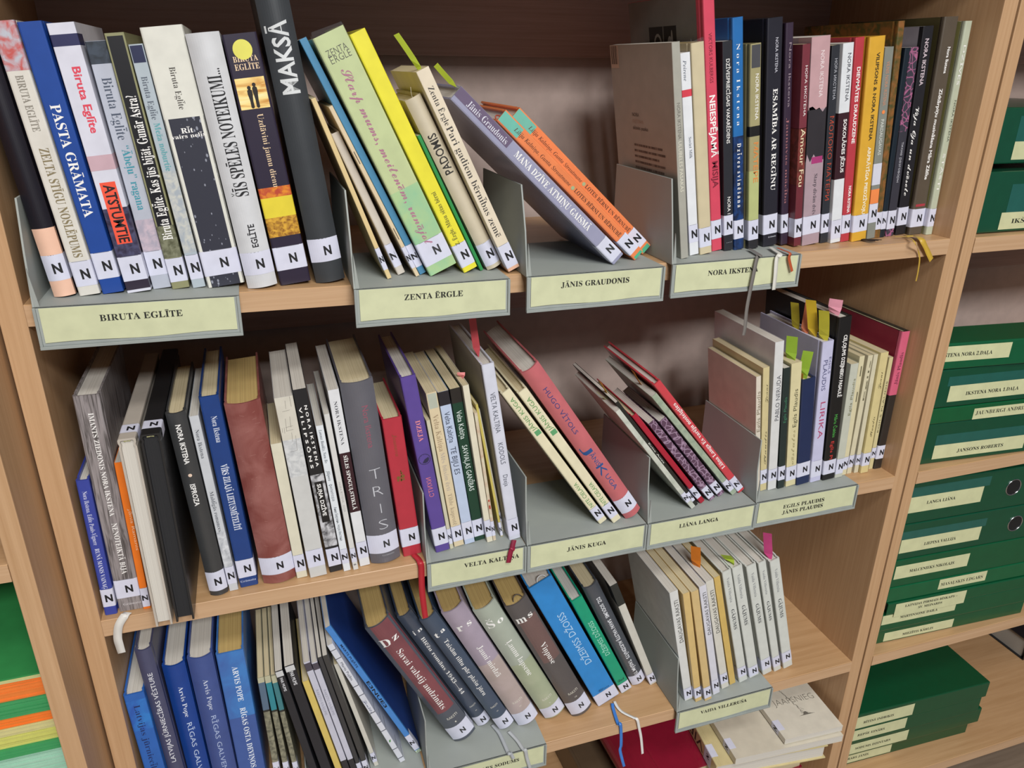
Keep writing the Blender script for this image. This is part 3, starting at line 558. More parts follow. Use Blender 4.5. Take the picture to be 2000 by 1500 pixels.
B(46,'h',994.0,26.8,0.3,2.28,9.9,242.2,150.0,'#b7bda6','c',(10.0, 32.0),[('DZĪVES', 174.4, 216.9, 3.4, '#f2f0ec', 's', 'd', 0.0), ('NORA IKSTENA', 111.1, 157.9, 3.0, '#55584a', 's', 'd', 1.5), ('STĀSTI', 55.2, 97.8, 3.4, '#f2f0ec', 's', 'd', 0.0)],[],'pale sage hardcover lettered STĀSTI, last book on the top shelf',lc='#8c8852')
B(47,'h',8.8,7.9,-332.0,-0.81,11.7,156.5,100.1,'#37459b','w',(10.1, 31.4),[('Nora Ikstena, Edīte Pauls-Vīgnere', 84.2, 144.5, 4.0, '#d9dcf0', 'r', 'd', 0.0), ('RUNĀ MANIS VAINAĢ', 32.1, 79.9, 4.0, '#e5e8f5', 'r', 'd', 0.0)],[],'small indigo hardcover standing against the left side of the middle shelf')
B(48,'h',27.4,9.5,-332.0,-0.44,22.2,241.2,150.0,'wood:#8d8686:#4f4a49:30','w',(16.0, 38.1),[('IMANTS ZIEDONIS NORA IKSTENA', 112.9, 223.4, 4.4, '#f2f0ec', 'b', 'd', 1.1), ('NENOTEIKTĀ BIJA', 44.9, 104.5, 4.9, '#f2f0ec', 'b', 'd', 1.1), ('Grāmata', 8.3, 0, 2.7, '#cfcaca', 'r', 'h', 2.2, 16.7)],[],'grey woodgrain-patterned hardcover titled NENOTEIKTĀ BIJA with a white ribbon')
B(49,'p',42.6,7.0,-332.1,-0.57,6.9,170.9,109.4,'#ef7a1e','w',(2.7, 25.9),[('Jānis Ramanis', 71.5, 119.9, 2.7, '#f7c9a0', 's', 'd', 2.1)],[],'thin orange book between the woodgrain book and the cream album')
B(52,'r',113.3,9.5,-331.6,3.26,18.1,214.5,137.3,'#3c3d3e','c',(5.8, 29.7),[('NORA IKSTENA', 159.3, 202.3, 4.7, '#f2f0ec', 'S', 'd', 0.0), ('ISPROZA', 111.5, 136.6, 4.7, '#f2f0ec', 'S', 'd', 0.0)],[],'black and grey rounded hardcover titled ISPROZA',dot=(146.7, 0.2, '#e3c9b4'))
B(53,'p',127.9,11.3,-331.9,3.15,8.9,208.0,133.1,'#c6c9cd','w',(8.9, 30.7),[('Nora Ikstena', 161.6, 193.2, 3.7, '#4d5057', 'r', 'd', 0.0), ('Maldīgās romances', 75.1, 123.2, 3.7, '#4d5057', 'r', 'd', 0.0)],[(31.0, 74.4, 'mot:#a9acb2:#d5d7da:12')],'slim silver paperback titled Maldīgās romances')
B(54,'h',143.7,13.7,-331.6,2.92,18.5,225.5,144.3,'#1a3d7c','c',(12.1, 34.5),[('Nora Ikstena', 175.3, 203.9, 5.6, '#e3e8f2', 'r', 'd', 0.9), ('VĪRS ZILAJĀ LIETUSMĒTELĪTĪ', 72.1, 150.3, 6.3, '#e3e8f2', 'b', 'd', 0.4), ('Grāmata', 7.6, 0, 2.6, '#c3cbe0', 'r', 'h', 0.0, 15.7)],[],'dark blue hardcover titled VĪRS ZILAJĀ LIETUSMĒTELĪTĪ')
B(55,'r',175.7,13.7,-331.0,3.68,34.2,215.5,137.9,'mot:#7c413c:#96605a:60','t',(11.2, 33.3),[],[],'thick scuffed brown leather-look book without lettering',scr=1)
B(56,'p',199.1,12.4,-331.8,3.62,11.2,166.7,106.7,'#d7d2bc','c',(8.3, 29.9),[],[],'short cream paperback right of the thick brown book')
B(57,'p',216.5,8.8,-331.4,4.16,18.1,218.1,139.6,'#c9c9c6','w',(13.1, 35.4),[],[(170.6, 218.1, '#d0cbbd'), (127.3, 170.6, 'mot:#b6b8b9:#d0d1d0:9')],'off-white paperback with a creased, pencil-lined spine head',scr=2)
B(58,'p',235.9,12.1,-331.5,4.9,13.7,223.6,143.1,'#1c1d20','w',(7.9, 31.1),[('N O R A  I K S T E N A', 134.2, 205.1, 2.7, '#f2f0ec', 'S', 'd', 2.7), ('V I L I P S Ō N S', 133.1, 204.1, 2.7, '#f2f0ec', 'S', 'd', -3.0), ('SUŅA DZĪVE', 73.6, 113.3, 3.8, '#f2f0ec', 'S', 'd', 0.0)],[(33.7, 125.0, 'mot:#c5c5c8:#3a3a3d:14'), (65.6, 116.2, '#151517', 0.6)],'black paperback with a city photo, titled SUŅA DZĪVE')
B(59,'p',247.7,9.8,-331.8,4.78,7.7,182.2,116.6,'#dde2e6','w',(9.8, 29.2),[('Lorenss Bauldzs, Nora Iks', 138.3, 177.5, 3.1, '#444b55', 'i', 'd', 0.0), ('filipora', 116.8, 129.1, 3.1, '#444b55', 'i', 'd', 0.0), ('филипора', 91.9, 112.7, 3.1, '#444b55', 'i', 'd', 0.0), ('Анна Берзинь, Нора Икстена', 40.6, 84.0, 2.8, '#444b55', 's', 'd', 0.0)],[],'short white paperback with tiny three-part lettering')
B(60,'p',257.2,9.1,-331.9,4.88,5.7,194.5,124.5,'#d3d2ce','w',(10.2, 29.0),[('NORA IKSTENA   ESEJA', 76.6, 113.9, 2.3, '#aaa8a4', 's', 'd', 0.0), ('B', 6.9, 0, 1.7, '#55545a', 'S', 'h', 0.0, 2.8)],[],'very slim pale paperback left of the one titled SĪLIS SPOGUĻSTIKLĀ')
B(61,'p',268.0,13.4,-331.6,4.85,11.3,218.4,139.8,'#dbdcde','w',(10.5, 32.0),[('NORA IKSTENA', 154.9, 205.4, 3.4, '#33343b', 'r', 'd', 0.0), ('SĪLIS SPOGUĻSTIKLĀ', 74.8, 142.1, 3.8, '#f2f0ec', 'b', 'd', 0.0)],[(71.7, 145.3, '#33161f')],'white paperback with a maroon block lettered SĪLIS SPOGUĻSTIKLĀ')
B(62,'r',292.0,15.1,-330.7,4.78,33.6,223.8,143.2,'#57565f','c',(13.2, 37.6),[('Nora Ikstena', 147.2, 196.4, 6.7, '#93455a', 's', 'd', 4.0), ('T', 115.3, 0, 12.8, '#c5c6cc', 'T', 'h', 3.4, 12.1), ('R', 94.0, 0, 12.8, '#c5c6cc', 'T', 'h', 3.4, 10.7), ('I', 71.5, 0, 12.8, '#c5c6cc', 'T', 'h', 3.4, 1.0), ('S', 50.6, 0, 12.8, '#c5c6cc', 'T', 'h', 3.4, 10.1), ('Grāmata', 10.3, 0, 2.4, '#a5a6ac', 'r', 'h', 3.4, 13.4)],[],'thick slate grey hardcover with the tall letters TRĪS down its spine',sleeve=1)
B(63,'h',323.2,16.8,-331.2,5.07,21.5,176.5,113.0,'#b2313f','c',(13.0, 37.0),[('Jaunava', 130.3, 157.5, 4.3, '#8d4a30', 'i', 'd', 0.0)],[],'crimson hardcover with a small gilt flower, red ribbon hanging from it',flower=(103.8, 0.62, '#7d5a2c'))
B(64,'h',357.6,11.2,-329.4,8.16,16.7,224.2,143.5,'#5a4691','w',(9.3, 32.5),[('DZEJA', 146.4, 171.9, 5.0, '#e08a90', 'b', 'd', 0.8), ('СТИХИ', 75.1, 100.2, 5.0, '#d97a85', 's', 'u', 0.0)],[],'violet hardcover with a clock emblem lettered DZEJA and СТИХИ',clock=(123.9, 0.8, '#2f2a4a'))
B(65,'p',368.8,13.6,-330.3,7.74,4.2,170.0,108.8,'#c8c3a9','c',(7.0, 28.1),[],[],'very slim beige booklet right of the violet clock book')
B(66,'p',378.3,16.2,-329.8,7.86,11.7,200.9,128.6,'#d7c6a3','c',(7.1, 28.2),[('Velta Kaltiņa', 128.6, 174.1, 5.9, '#a38d70', 'r', 'd', 0.0), ('Mēs būsim ērti', 76.9, 126.7, 4.9, '#b3a89c', 'r', 'd', 0.0), ('Tilde kaprotē', 29.7, 72.8, 4.9, '#a8987f', 'r', 'd', 0.0)],[(181.9, 199.6, '#b3b8a8', 0.8)],'pale peach paperback with faded grey lettering left of the pale blue one')
B(67,'p',391.6,17.4,-329.8,7.92,12.1,200.0,128.0,'#b8c5dc','c',(6.4, 30.5),[('Velta Kaltiņa', 137.0, 175.1, 6.1, '#31384a', 's', 'd', 0.0), ('TE BIJU ES', 95.7, 131.2, 6.1, '#31384a', 's', 'd', 0.0)],[(183.5, 200.0, '#232026')],'pale blue paperback with a black head, titled TE BIJU ES')
B(68,'p',404.9,20.4,-329.8,7.72,12.1,200.6,128.4,'#153c2b','c',(6.1, 29.6),[('Velta Kaltiņa', 138.1, 173.4, 6.0, '#dbe5df', 's', 'd', 0.0), ('SAVVAĻAS GANĪBAS', 69.6, 129.8, 6.0, '#dbe5df', 's', 'd', 0.0)],[(183.0, 200.6, '#26221f')],'dark green paperback with a black head, titled SAVVAĻAS GANĪBAS')
B(69,'p',415.3,13.5,-330.1,7.6,7.1,205.9,131.8,'#dbd4bd','c',(7.4, 30.8),[],[],'plain cream booklet right of the dark green paperback, pink tab on top',tabs=[(0.6, 22, '#e88f8d', 9, 6, 0, -60)])
B(70,'p',421.4,14.9,-330.4,7.37,3.8,171.1,109.5,'mot:#cfc8ae:#c3a890:26','c',(6.9, 27.5),[],[(54.8, 57.6, '#a84030', 0.5), (44.8, 49.8, '#a84030', 0.5)],'slim cream booklet with reddish print specks')
B(71,'p',432.2,20.7,-330.4,9.61,2.9,179.3,114.8,'#c6b75f','c',(0.9, 20.5),[],[],'thin mustard booklet squeezed behind the cream specked one')
B(72,'p',436.5,29.7,-330.4,10.01,2.1,169.3,108.4,'#d5d0c0','c',(15.3, 28.9),[],[],'thin off-white booklet pressed against the white book titled KODOLS')
B(73,'h',445.2,9.8,-329.6,8.37,14.3,229.3,146.7,'#cfd1dd','w',(5.3, 28.9),[('VELTA KALTIŅA', 145.1, 195.0, 5.7, '#5a5d68', 's', 'd', 0.0), ('KODOLS', 104.5, 132.1, 5.7, '#5a5d68', 's', 'd', 0.0), ('Dzeja', 74.8, 90.1, 5.4, '#5a5d68', 's', 'd', 0.0)],[],'white hardcover titled KODOLS with a red ribbon and a red tab',tabs=[(0.35, 35, '#c24a50', 8, 48, 0, -62)],lc='#b9b4a8')
B(74,'h',559.6,9.2,-327.4,33.81,11.4,229.8,147.1,'#dfd7b6','c',(6.6, 27.2),[('JĀNIS KUGA', 166.3, 218.6, 4.8, '#5b9455', 's', 'u', 0.0), ('NITE CIELAVA', 29.1, 73.4, 4.8, '#5b9455', 's', 'u', 0.0)],[(158.5, 165.4, '#5f9f6d', 0.6, 0.1)],'left of two leaning cream hardcovers with green lettering')
B(75,'h',577.0,6.2,-327.3,33.72,12.0,229.2,146.7,'#e0d8b8','c',(8.1, 31.4),[('JĀNIS KUGA', 165.2, 217.6, 5.1, '#5b9455', 's', 'u', 0.0), ('NITE CIELAVA', 31.4, 72.1, 5.1, '#5b9455', 's', 'u', 0.0)],[(157.5, 164.3, '#5f9f6d', 0.6, 0.1)],'right of two leaning cream hardcovers with green lettering, beside the pink book')
B(76,'r',600.8,10.4,-324.3,33.66,22.8,254.7,150.0,'#bf676b','w',(9.5, 33.8),[('HUGO VĪTOLS', 150.4, 224.2, 5.5, '#3b3f78', 's', 'd', 0.0), ('J', 116.5, 129.5, 9.6, '#234f88', 's', 'd', -0.9), ('ĀNIS', 94.6, 115.2, 5.5, '#234f88', 's', 'd', 0.0), ('K', 78.0, 94.6, 10.0, '#234f88', 's', 'd', 0.0), ('UGA', 51.2, 76.8, 5.9, '#234f88', 's', 'd', 0.7)],[],'large pink hardcover with navy lettering leaning in its divider')
B(77,'p',684.6,6.7,-328.7,37.69,6.3,192.0,122.9,'mot:#c9cabf:#aeb4a6:30','w',(12.8, 30.4),[],[],'leftmost speckled white booklet of the leaning row, green tab on top',tabs=[(0.5, 35, '#9db02f', 5, 14, -4)])
B(78,'p',692.6,12.0,-329.3,37.71,4.4,203.3,130.1,'#23231f','w',(8.8, 26.5),[('Evita Auza', 87.8, 127.4, 1.8, '#d5d5cc', 'm', 'd', 0.0)],[],'thin black booklet with tiny white print in the leaning row',tabs=[(0.6, 30, '#e3bd4a', 8, 16, 3)])
B(79,'h',702.7,14.6,-328.4,38.19,7.2,176.7,113.1,'#a71f33','c',(9.9, 31.3),[],[],'plain dark red book in the leaning row')
B(80,'p',718.6,16.4,-327.7,38.78,9.2,160.3,102.6,'vein:#5a4054:#a98ea6:34','w',(4.2, 25.1),[],[],'left of two purple lace-patterned booklets in the leaning row')
B(81,'p',735.7,22.4,-327.4,38.97,10.3,157.9,101.0,'vein:#5a4054:#a98ea6:34','w',(6.0, 26.2),[],[],'right of two purple lace-patterned booklets, green tab on top',tabs=[(0.5, 35, '#6d8a2f', 6, 14, -3)])
B(82,'p',754.1,20.6,-328.1,40.0,7.8,206.8,132.3,'mot:#a3af98:#8d9c88:20','w',(7.6, 28.3),[],[],'sage green booklet in the leaning row beside the coral red book',tabs=[(0.5, 35, '#d99a3a', 7, 22, 4)])
B(83,'h',766.2,22.4,-327.4,39.37,10.1,223.2,142.9,'#c8434b','w',(3.6, 28.8),[('Liāna Langa Es varēju nosteigties', 51.5, 183.0, 5.0, '#f2f0ec', 'b', 'u', 0.0)],[],'coral red hardcover titled Es varēju nosteigties, outermost of the leaning row')
B(84,'p',789.4,19.5,-330.1,8.29,7.0,169.7,112,'#d6cdbd','c',None,[('Egils Plaudis', 90.6, 148.6, 4.9, '#8a7f6a', 's', 'u', 0.0)],[],'large cream pamphlet facing the divider, first in the last divider')
B(85,'p',798.2,19.2,-330.0,7.64,9.3,180.4,115.5,'#cdbf8f','c',(10.6, 32.2),[('Zvani', 130.7, 156.7, 3.1, '#6a6248', 'c', 'u', 0.9), ('Plaudis', 39.3, 89.6, 3.1, '#6a6248', 'c', 'u', 0.9)],[],'straw paperback with pencil writing beside the first cream pamphlet')
B(86,'p',810.8,17.9,-329.9,6.36,12.9,213.1,136.4,'#d4d4d2','w',(13.5, 31.3),[('PABLO NERUDA', 103.1, 167.4, 5.9, '#55565c', 's', 'u', 1.3)],[],'tall white book with thin grey capitals reading upward')
B(87,'p',824.2,16.8,-330.0,6.77,9.9,177.2,113.4,'#232f2d','w',(12.8, 34.3),[('Egils Plaudis', 99.5, 136.0, 4.0, '#3f7a5a', 's', 'u', 0.0)],[],'short black-green booklet left of the cream one with a green tab')
B(88,'p',840.5,18.2,-329.6,7.15,15.4,181.5,116.2,'#d4ca9e','c',(8.8, 30.6),[('Egils Plaudis', 89.5, 144.6, 5.5, '#55533c', 's', 'u', 0.8), ('vēstules', 32.4, 85.0, 5.5, '#a39a70', 'c', 'u', 0.0)],[],'butter-coloured paperback with pencilled name, green tab on top',tabs=[(0.6, 14, '#93b435', 14, 30, 0, -35)])
B(89,'h',859.3,16.9,-329.4,7.04,20.3,157.5,100.8,'#1f2c50','c',(12.4, 34.1),[],[],'short thick navy book with two sticky tabs on its head',tabs=[(0.45, 12, '#93b435', 13, 32, 10, -35), (0.15, 10, '#d9a238', 9, 5, 0)])
B(90,'h',880.7,18.1,-329.8,5.48,17.1,205.5,131.5,'#c2c1dc','w',(7.5, 32.9),[('EGILS', 160.0, 183.2, 3.4, '#54557a', 's', 'd', 4.8), ('PLAUDIS', 137.1, 180.0, 6.1, '#54557a', 's', 'd', -1.7), ('LIRIKA', 66.5, 120.5, 7.2, '#b0456b', 's', 'd', 0.3)],[],'lilac-white book with hand-lettered LIRIKA and four sticky tabs',tabs=[(0.3, 62, '#b3a32c', 11, 34, -5, -30), (0.42, 45, '#e88a63', 11, 38, 5, -30), (0.6, 32, '#d9b62c', 13, 46, -8, -35), (0.75, 14, '#b7ae33', 13, 36, -3, -35)])
B(91,'h',901.6,17.3,-329.7,5.21,19.6,236.1,150,'#191818','w',(8.9, 30.7),[('CEĻOJUMS DZEJNIEKU PASAULĒ', 124.6, 211.6, 5.1, '#f2f0ec', 'S', 'd', 2.4), ('Māris Čaklais', 65.3, 99.3, 4.7, '#4fae4a', 's', 'd', 1.0), ('Egīls Pl', 31.6, 59.2, 4.7, '#cf3a35', 's', 'd', 0.0)],[],'tall black hardcover titled CEĻOJUMS DZEJNIEKU PASAULĒ, pink tab on top',tabs=[(0.5, 22, '#efa3b4', 17, 16, 3, -30)])
B(92,'p',919.4,18.6,-330.3,3.28,12.2,169.5,108.5,'#bfc1b2','c',(5.7, 29.3),[('Egils Plaudis', 94.4, 148.0, 3.7, '#7d7a55', 's', 'u', 2.4)],[],'grey-white paperback right of the tall black hardcover')
B(93,'p',931.5,22.2,-330.4,2.73,8.0,177.2,113.4,'#d6cda8','c',(8.3, 28.3),[('II', 111.6, 163.1, 1.6, '#6a644c', 's', 'u', 0.8)],[],'cream booklet, first of the pale ones on the bare shelf end')
B(94,'p',943.3,25.3,-332.0,1.18,7.8,176.9,113.2,'#d2caab','c',(9.9, 29.0),[('Egils', 111.6, 169.7, 2.3, '#6a644c', 's', 'u', 0.8)],[],'cream booklet, second of the pale ones on the bare shelf end')
B(95,'p',954.6,24.5,-332.0,2.27,6.8,177.7,113.7,'#cfc8ad','c',(12.1, 28.6),[],[],'greyish cream booklet, third of the pale ones on the bare shelf end')
B(96,'p',965.5,20.9,-331.8,2.48,12.5,180.5,115.5,'#d3c48d','c',(11.2, 31.3),[('Zvani', 127.8, 152.8, 3.8, '#6a6040', 'c', 'u', 0.0), ('Plaudis', 55.6, 86.7, 3.8, '#6a6040', 'c', 'u', 0.0)],[],'straw booklet with pencil writing, fourth of the pale ones on the bare shelf end')
B(97,'p',982.2,27.1,-332.0,1.83,6.6,169.3,108.3,'#cec393','c',(17.4, 33.9),[('EGILS PLAUDIS', 57.6, 135.0, 2.6, '#6a6248', 's', 'u', 0.0)],[],'thin straw booklet lettered in capitals beside the pink and black book')
B(98,'h',992.5,25.3,-332.1,0.47,12.9,205.1,131.2,'#2d2926','c',(15.8, 36.8),[('Jānis Plaudis', 129.0, 175.5, 5.2, '#5d2038', 'r', 'u', 0.0)],[(113.6, 205.1, '#cf607b')],'black book with a pink upper half, last on the middle shelf',lc='#8a2339',lch=(0.52, 1.0))
B(99,'h',18.5,10.0,-661.7,1.86,20.7,220.7,141.2,'#2a62b2','w',None,[('Latvijas jūrniecība', 100.0, 204.7, 6.2, '#1d2d60', 'r', 'd', 0.0)],[(168.6, 211.8, 'mot:#2a57ab:#2f7ac6:40')],'bright blue hardcover at the left end of the lower shelf')
B(100,'r',38.6,15.0,-661.7,2.11,16.5,273.6,150.0,'#4a4c68','w',None,[('LATVIJAS JŪRNIECĪBAS VĒSTURE', 109.4, 241.9, 4.6, '#e8e9ee', 's', 'u', 0.8)],[],'slate blue hardcover titled LATVIJAS JŪRNIECĪBAS VĒSTURE')
B(101,'r',59.3,25.0,-661.7,1.63,23.6,237.6,150.0,'#143f8c','w',None,[('Arvis Pope', 162.2, 207.2, 4.7, '#dfe5f0', 'r', 'd', 2.4), ('RĪGAS GALV', 78.2, 153.0, 5.2, '#b9c8e3', 's', 'd', 2.4)],[],'deep blue hardcover, left of two lettered RĪGAS')
B(102,'r',86.4,25.0,-661.7,1.44,26.5,241.4,150.0,'#41548f','w',None,[('Arvis Pope', 165.2, 210.3, 5.3, '#cfd6e6', 'r', 'd', 1.3), ('RĪGAS GALVEN', 68.4, 156.0, 5.3, '#aab9da', 's', 'd', 1.3)],[],'faded blue hardcover, right of two lettered RĪGAS')
B(103,'h',116.1,25.0,-661.8,1.07,29.9,238.0,150.0,'mot:#3f7cc0:#3d64a8:60','t',None,[('ARVIS POPE', 164.9, 216.6, 6.0, '#e6edf5', 'b', 'd', 2.4), ('RĪGAS OSTA DEVIŅOS', 58.6, 154.8, 6.0, '#e6edf5', 'b', 'd', 2.4)],[(0.0, 141.0, '#3f5b9c')],'light blue hardcover titled RĪGAS OSTA DEVIŅOS')
B(104,'p',144.0,20.0,-662.0,1.04,7.2,197.4,126.3,'#8d8a74','c',(40.5, 64.1),[],[(189.8, 197.4, '#b9b79a'), (148.1, 189.8, '#566b80'), (145.1, 148.1, '#2c2c28'), (66.2, 145.1, 'mot:#8d8a74:#5f5e50:12')],'first of three slim booklets with a teal band and harbour photo spine')
B(105,'p',156.4,20.0,-661.9,2.51,6.4,197.8,126.6,'#8d8a74','c',(36.3, 60.2),[],[(187.6, 197.8, '#b9b79a'), (145.4, 187.6, '#2f8490'), (142.4, 145.4, '#2c2c28'), (62.4, 142.4, 'mot:#8d8a74:#5f5e50:12')],'second of three slim booklets with a teal band and harbour photo spine')
B(106,'p',168.5,20.0,-661.8,4.07,5.8,198.2,126.9,'#8d8a74','c',(32.2, 56.5),[],[(185.7, 196.4, '#b9b79a'), (142.9, 185.7, '#3f7a80'), (139.9, 142.9, '#2c2c28'), (58.7, 139.9, 'mot:#8d8a74:#5f5e50:12')],'third of three slim booklets with a teal band and harbour photo spine')
B(107,'p',191.6,15.0,-659.9,8.47,9.0,206.4,132.1,'#222329','w',None,[('PAR MUMS', 174.3, 195.4, 3.0, '#d5d5d8', 'S', 'd', 0.0)],[],'left of two black brochures lettered PAR MUMS',bar=1)
B(108,'p',206.6,15.0,-659.6,9.1,11.6,211.1,135.1,'#222329','w',None,[('PAR MUMS', 180.4, 201.6, 3.9, '#d5d5d8', 'S', 'd', 0.0)],[],'right of two black brochures lettered PAR MUMS',bar=1)
B(109,'p',221.1,15.0,-659.9,10.08,7.4,183.2,117.2,'#d3bb66','c',None,[],[],'plain yellow booklet right of the two black brochures')
B(110,'p',230.3,15.0,-659.9,10.18,7.4,211.5,135.4,'#c3c3d0','w',None,[('RAKSTU KRĀJUMS', 123.8, 166.5, 3.0, '#9a9aa8', 's', 'd', 0.0)],[(197.5, 209.6, '#4a4550'), (0.0, 42.4, '#2c2b2e')],'left of two pale grey brochures with dark feet')
B(111,'p',238.8,15.0,-659.9,10.29,6.9,208.6,133.5,'#c3c3d0','w',None,[('RAKSTU KRĀJUMS', 121.1, 164.1, 2.8, '#9a9aa8', 's', 'd', 0.0)],[(197.2, 207.3, '#4a4550'), (0.0, 41.6, '#2c2b2e')],'right of two pale grey brochures with dark feet')
B(112,'p',245.6,15.0,-660.1,10.11,5.2,214.5,137.3,'#38383a','w',(8.1, 32.1),[],[],'left of two thin charcoal brochures on the lower shelf')
B(113,'p',253.6,15.0,-660.0,10.56,6.2,215.6,138.0,'#3d3c3b','w',(9.7, 33.8),[],[],'right of two thin charcoal brochures on the lower shelf')
B(114,'p',264.8,31.7,-660.0,11.98,5.6,185.0,118.4,'#cfcbbe','c',(7.4, 24.7),[],[],'short cream booklet left of the white grid-patterned one')
B(115,'p',298.5,27.1,-659.3,19.75,7.1,228.6,146.3,'#d5d7df','w',None,[('Marts Pujāts', 164.3, 196.9, 2.8, '#3c3f4a', 's', 'd', 0.4), ('Zenīts', 102.1, 126.9, 3.0, '#35406a', 'c', 'd', 0.0)],[(218.4, 219.5, '#5a5c66'), (203.7, 204.9, '#5a5c66'), (152.4, 153.6, '#5a5c66'), (135.5, 136.7, '#5a5c66'), (100.8, 102.1, '#5a5c66'), (80.5, 81.7, '#5a5c66'), (64.9, 66.2, '#5a5c66'), (26.5, 27.8, '#5a5c66'), (7.4, 8.8, '#5a5c66')],'white booklet with a ruled spine, handwritten title and green leaf',leaf=43.9)
B(116,'p',321.9,35.0,-659.1,23.24,7.2,255.5,150,'#4583c8','w',(6.8, 37.3),[('MARTS PUJĀTS', 179.5, 222.9, 2.4, '#1c2f52', 'S', 'd', 0.4), ('E3NUE3', 98.7, 152.0, 3.7, '#14181f', 'S', 'd', 0.0)],[(0.0, 5.5, 'mot:#7d9a70:#d5dccf:5')],'blue book titled E3NUE3 leaning beside the ruled white booklet',rc='#1f3f86')
B(117,'r',386.9,37.6,-653.4,26.13,32.4,243.7,150.0,'#3f4552','t',(4.6, 30.3),[('D', 213.0, 0, 12.9, '#f2f0ec', 'b', 'h', -6.5, 12.3), ('z', 214.2, 0, 9.7, '#f2f0ec', 'b', 'h', 7.1, 7.8), ('Savai valstij audzināts', 69.0, 193.6, 8.4, '#f2f0ec', 'r', 'd', 1.6), ('RAKSTI', 48.0, 0, 4.5, '#d6d2c4', 's', 'h', 2.6, 14.9), ('I', 37.2, 0, 2.6, '#d6d2c4', 'r', 'h', 2.6, 3.9)],[(62.9, 243.7, 'mot:#6d3038:#7d3a40:60', 0.86, 0.1)],'maroon and slate volume titled Savai valstij audzināts',sleeve=1)
B(118,'r',418.6,53.6,-656.2,25.82,19.8,237.0,150.0,'#303c50','t',(0.5, 20.2),[('i', 204.4, 0, 7.9, '#f2f0ec', 'b', 'h', -4.0, 2.4), ('n', 204.8, 0, 5.9, '#f2f0ec', 'b', 'h', 4.4, 6.3), ('Blēžu romāns 1943—44', 71.7, 191.9, 5.1, '#f2f0ec', 'r', 'd', 1.0), ('RAKSTI', 43.1, 0, 2.8, '#d6d2c4', 's', 'h', 1.6, 9.1), ('II', 32.2, 0, 1.6, '#d6d2c4', 'r', 'h', 1.6, 2.4)],[],'navy volume titled Blēžu romāns 1943–44',sleeve=1)
B(119,'r',447.0,38.9,-655.6,26.14,22.6,238.2,150.0,'#2d4058','t',(0.5, 25.5),[('t', 207.1, 0, 9.0, '#f2f0ec', 'b', 'h', -4.5, 5.4), ('a', 209.6, 0, 6.8, '#f2f0ec', 'b', 'h', 5.0, 6.1), ('Taisām tiltu pār plašu jūru', 75.8, 193.8, 5.9, '#f2f0ec', 'r', 'd', 1.1), ('RAKSTI', 48.4, 0, 3.2, '#d6d2c4', 's', 'h', 1.8, 10.4), ('III', 37.5, 0, 1.8, '#d6d2c4', 'r', 'h', 1.8, 2.7)],[],'navy volume titled Taisām tiltu pār plašu jūru',sleeve=1)
B(120,'r',478.1,37.1,-653.9,25.53,30.8,243.1,150.0,'#a294a4','t',(0.5, 26.6),[('r', 212.1, 0, 12.3, '#f2f0ec', 'b', 'h', -6.2, 8.0), ('s', 212.1, 0, 9.2, '#f2f0ec', 'b', 'h', 6.8, 6.2), ('Jauni mirdzā', 106.4, 169.6, 8.0, '#f2f0ec', 'r', 'd', 1.5), ('RAKSTI', 48.1, 0, 4.3, '#d6d2c4', 's', 'h', 2.5, 14.2), ('IV', 37.3, 0, 2.5, '#d6d2c4', 'r', 'h', 2.5, 3.7)],[(0.0, 135.5, 'mot:#b3a19e:#a6968f:60')],'lilac volume with the letters r and s at its head',sleeve=1)
B(121,'r',518.3,37.1,-653.6,26.04,31.6,236.9,150.0,'#a6ae9f','t',(1.7, 23.0),[('Š', 207.1, 0, 12.6, '#f2f0ec', 'b', 'h', -6.3, 9.5), ('o', 205.8, 0, 9.5, '#f2f0ec', 'b', 'h', 7.0, 8.8), ('Ļaunu lapsene', 94.9, 168.0, 8.2, '#f2f0ec', 'r', 'd', 1.6), ('RAKSTI', 39.8, 0, 4.4, '#d6d2c4', 's', 'h', 2.5, 14.5), ('V', 28.9, 0, 2.5, '#d6d2c4', 'r', 'h', 2.5, 3.8)],[(0.0, 121.9, 'mot:#a7ad90:#99a284:60')],'sage green volume with the large letters S and O',sleeve=1)
B(122,'r',557.0,30.4,-655.2,25.43,31.9,239.1,150.0,'#4b4443','t',(4.5, 31.1),[('m', 211.7, 0, 12.8, '#f2f0ec', 'b', 'h', -6.4, 13.4), ('s', 212.0, 0, 9.6, '#f2f0ec', 'b', 'h', 7.0, 6.4), ('Viņpuse', 115.7, 157.6, 8.3, '#f2f0ec', 'r', 'd', 1.6), ('RAKSTI', 48.4, 0, 4.5, '#d6d2c4', 's', 'h', 2.6, 14.7), ('VII', 37.6, 0, 2.6, '#d6d2c4', 'r', 'h', 2.6, 3.8)],[(121.0, 208.8, '#6a4c47', 0.9)],'brown volume titled Viņpuse with a dark ring of ribbon at its head',sleeve=1,loop='#3a2c22')
B(123,'h',600.9,36.6,-654.4,25.73,35.4,258.0,150.0,'#2c86cc','w',(0.5, 23.1),[('DŽEIMSS DŽOISS', 85.9, 193.7, 9.9, '#b3d3ef', 's', 'u', 1.8), ('Ulisss', 27.5, 0, 5.0, '#22466e', 'c', 'h', 1.8, 17.7)],[],'broad azure hardcover with blue and white ribbons hanging from it',loop='#c9c9c9')
B(124,'h',635.8,49.0,-658.2,25.38,17.7,206.5,132.1,'#119a74','w',(0.5, 18.8),[('DŽEIMSS DŽOISS', 84.3, 157.9, 7.1, '#a9e0cb', 's', 'u', 0.9), ('Dub', 26.6, 0, 5.3, '#1c3f33', 'c', 'h', 0.0, 10.6)],[],'emerald green hardcover right of the broad azure one')
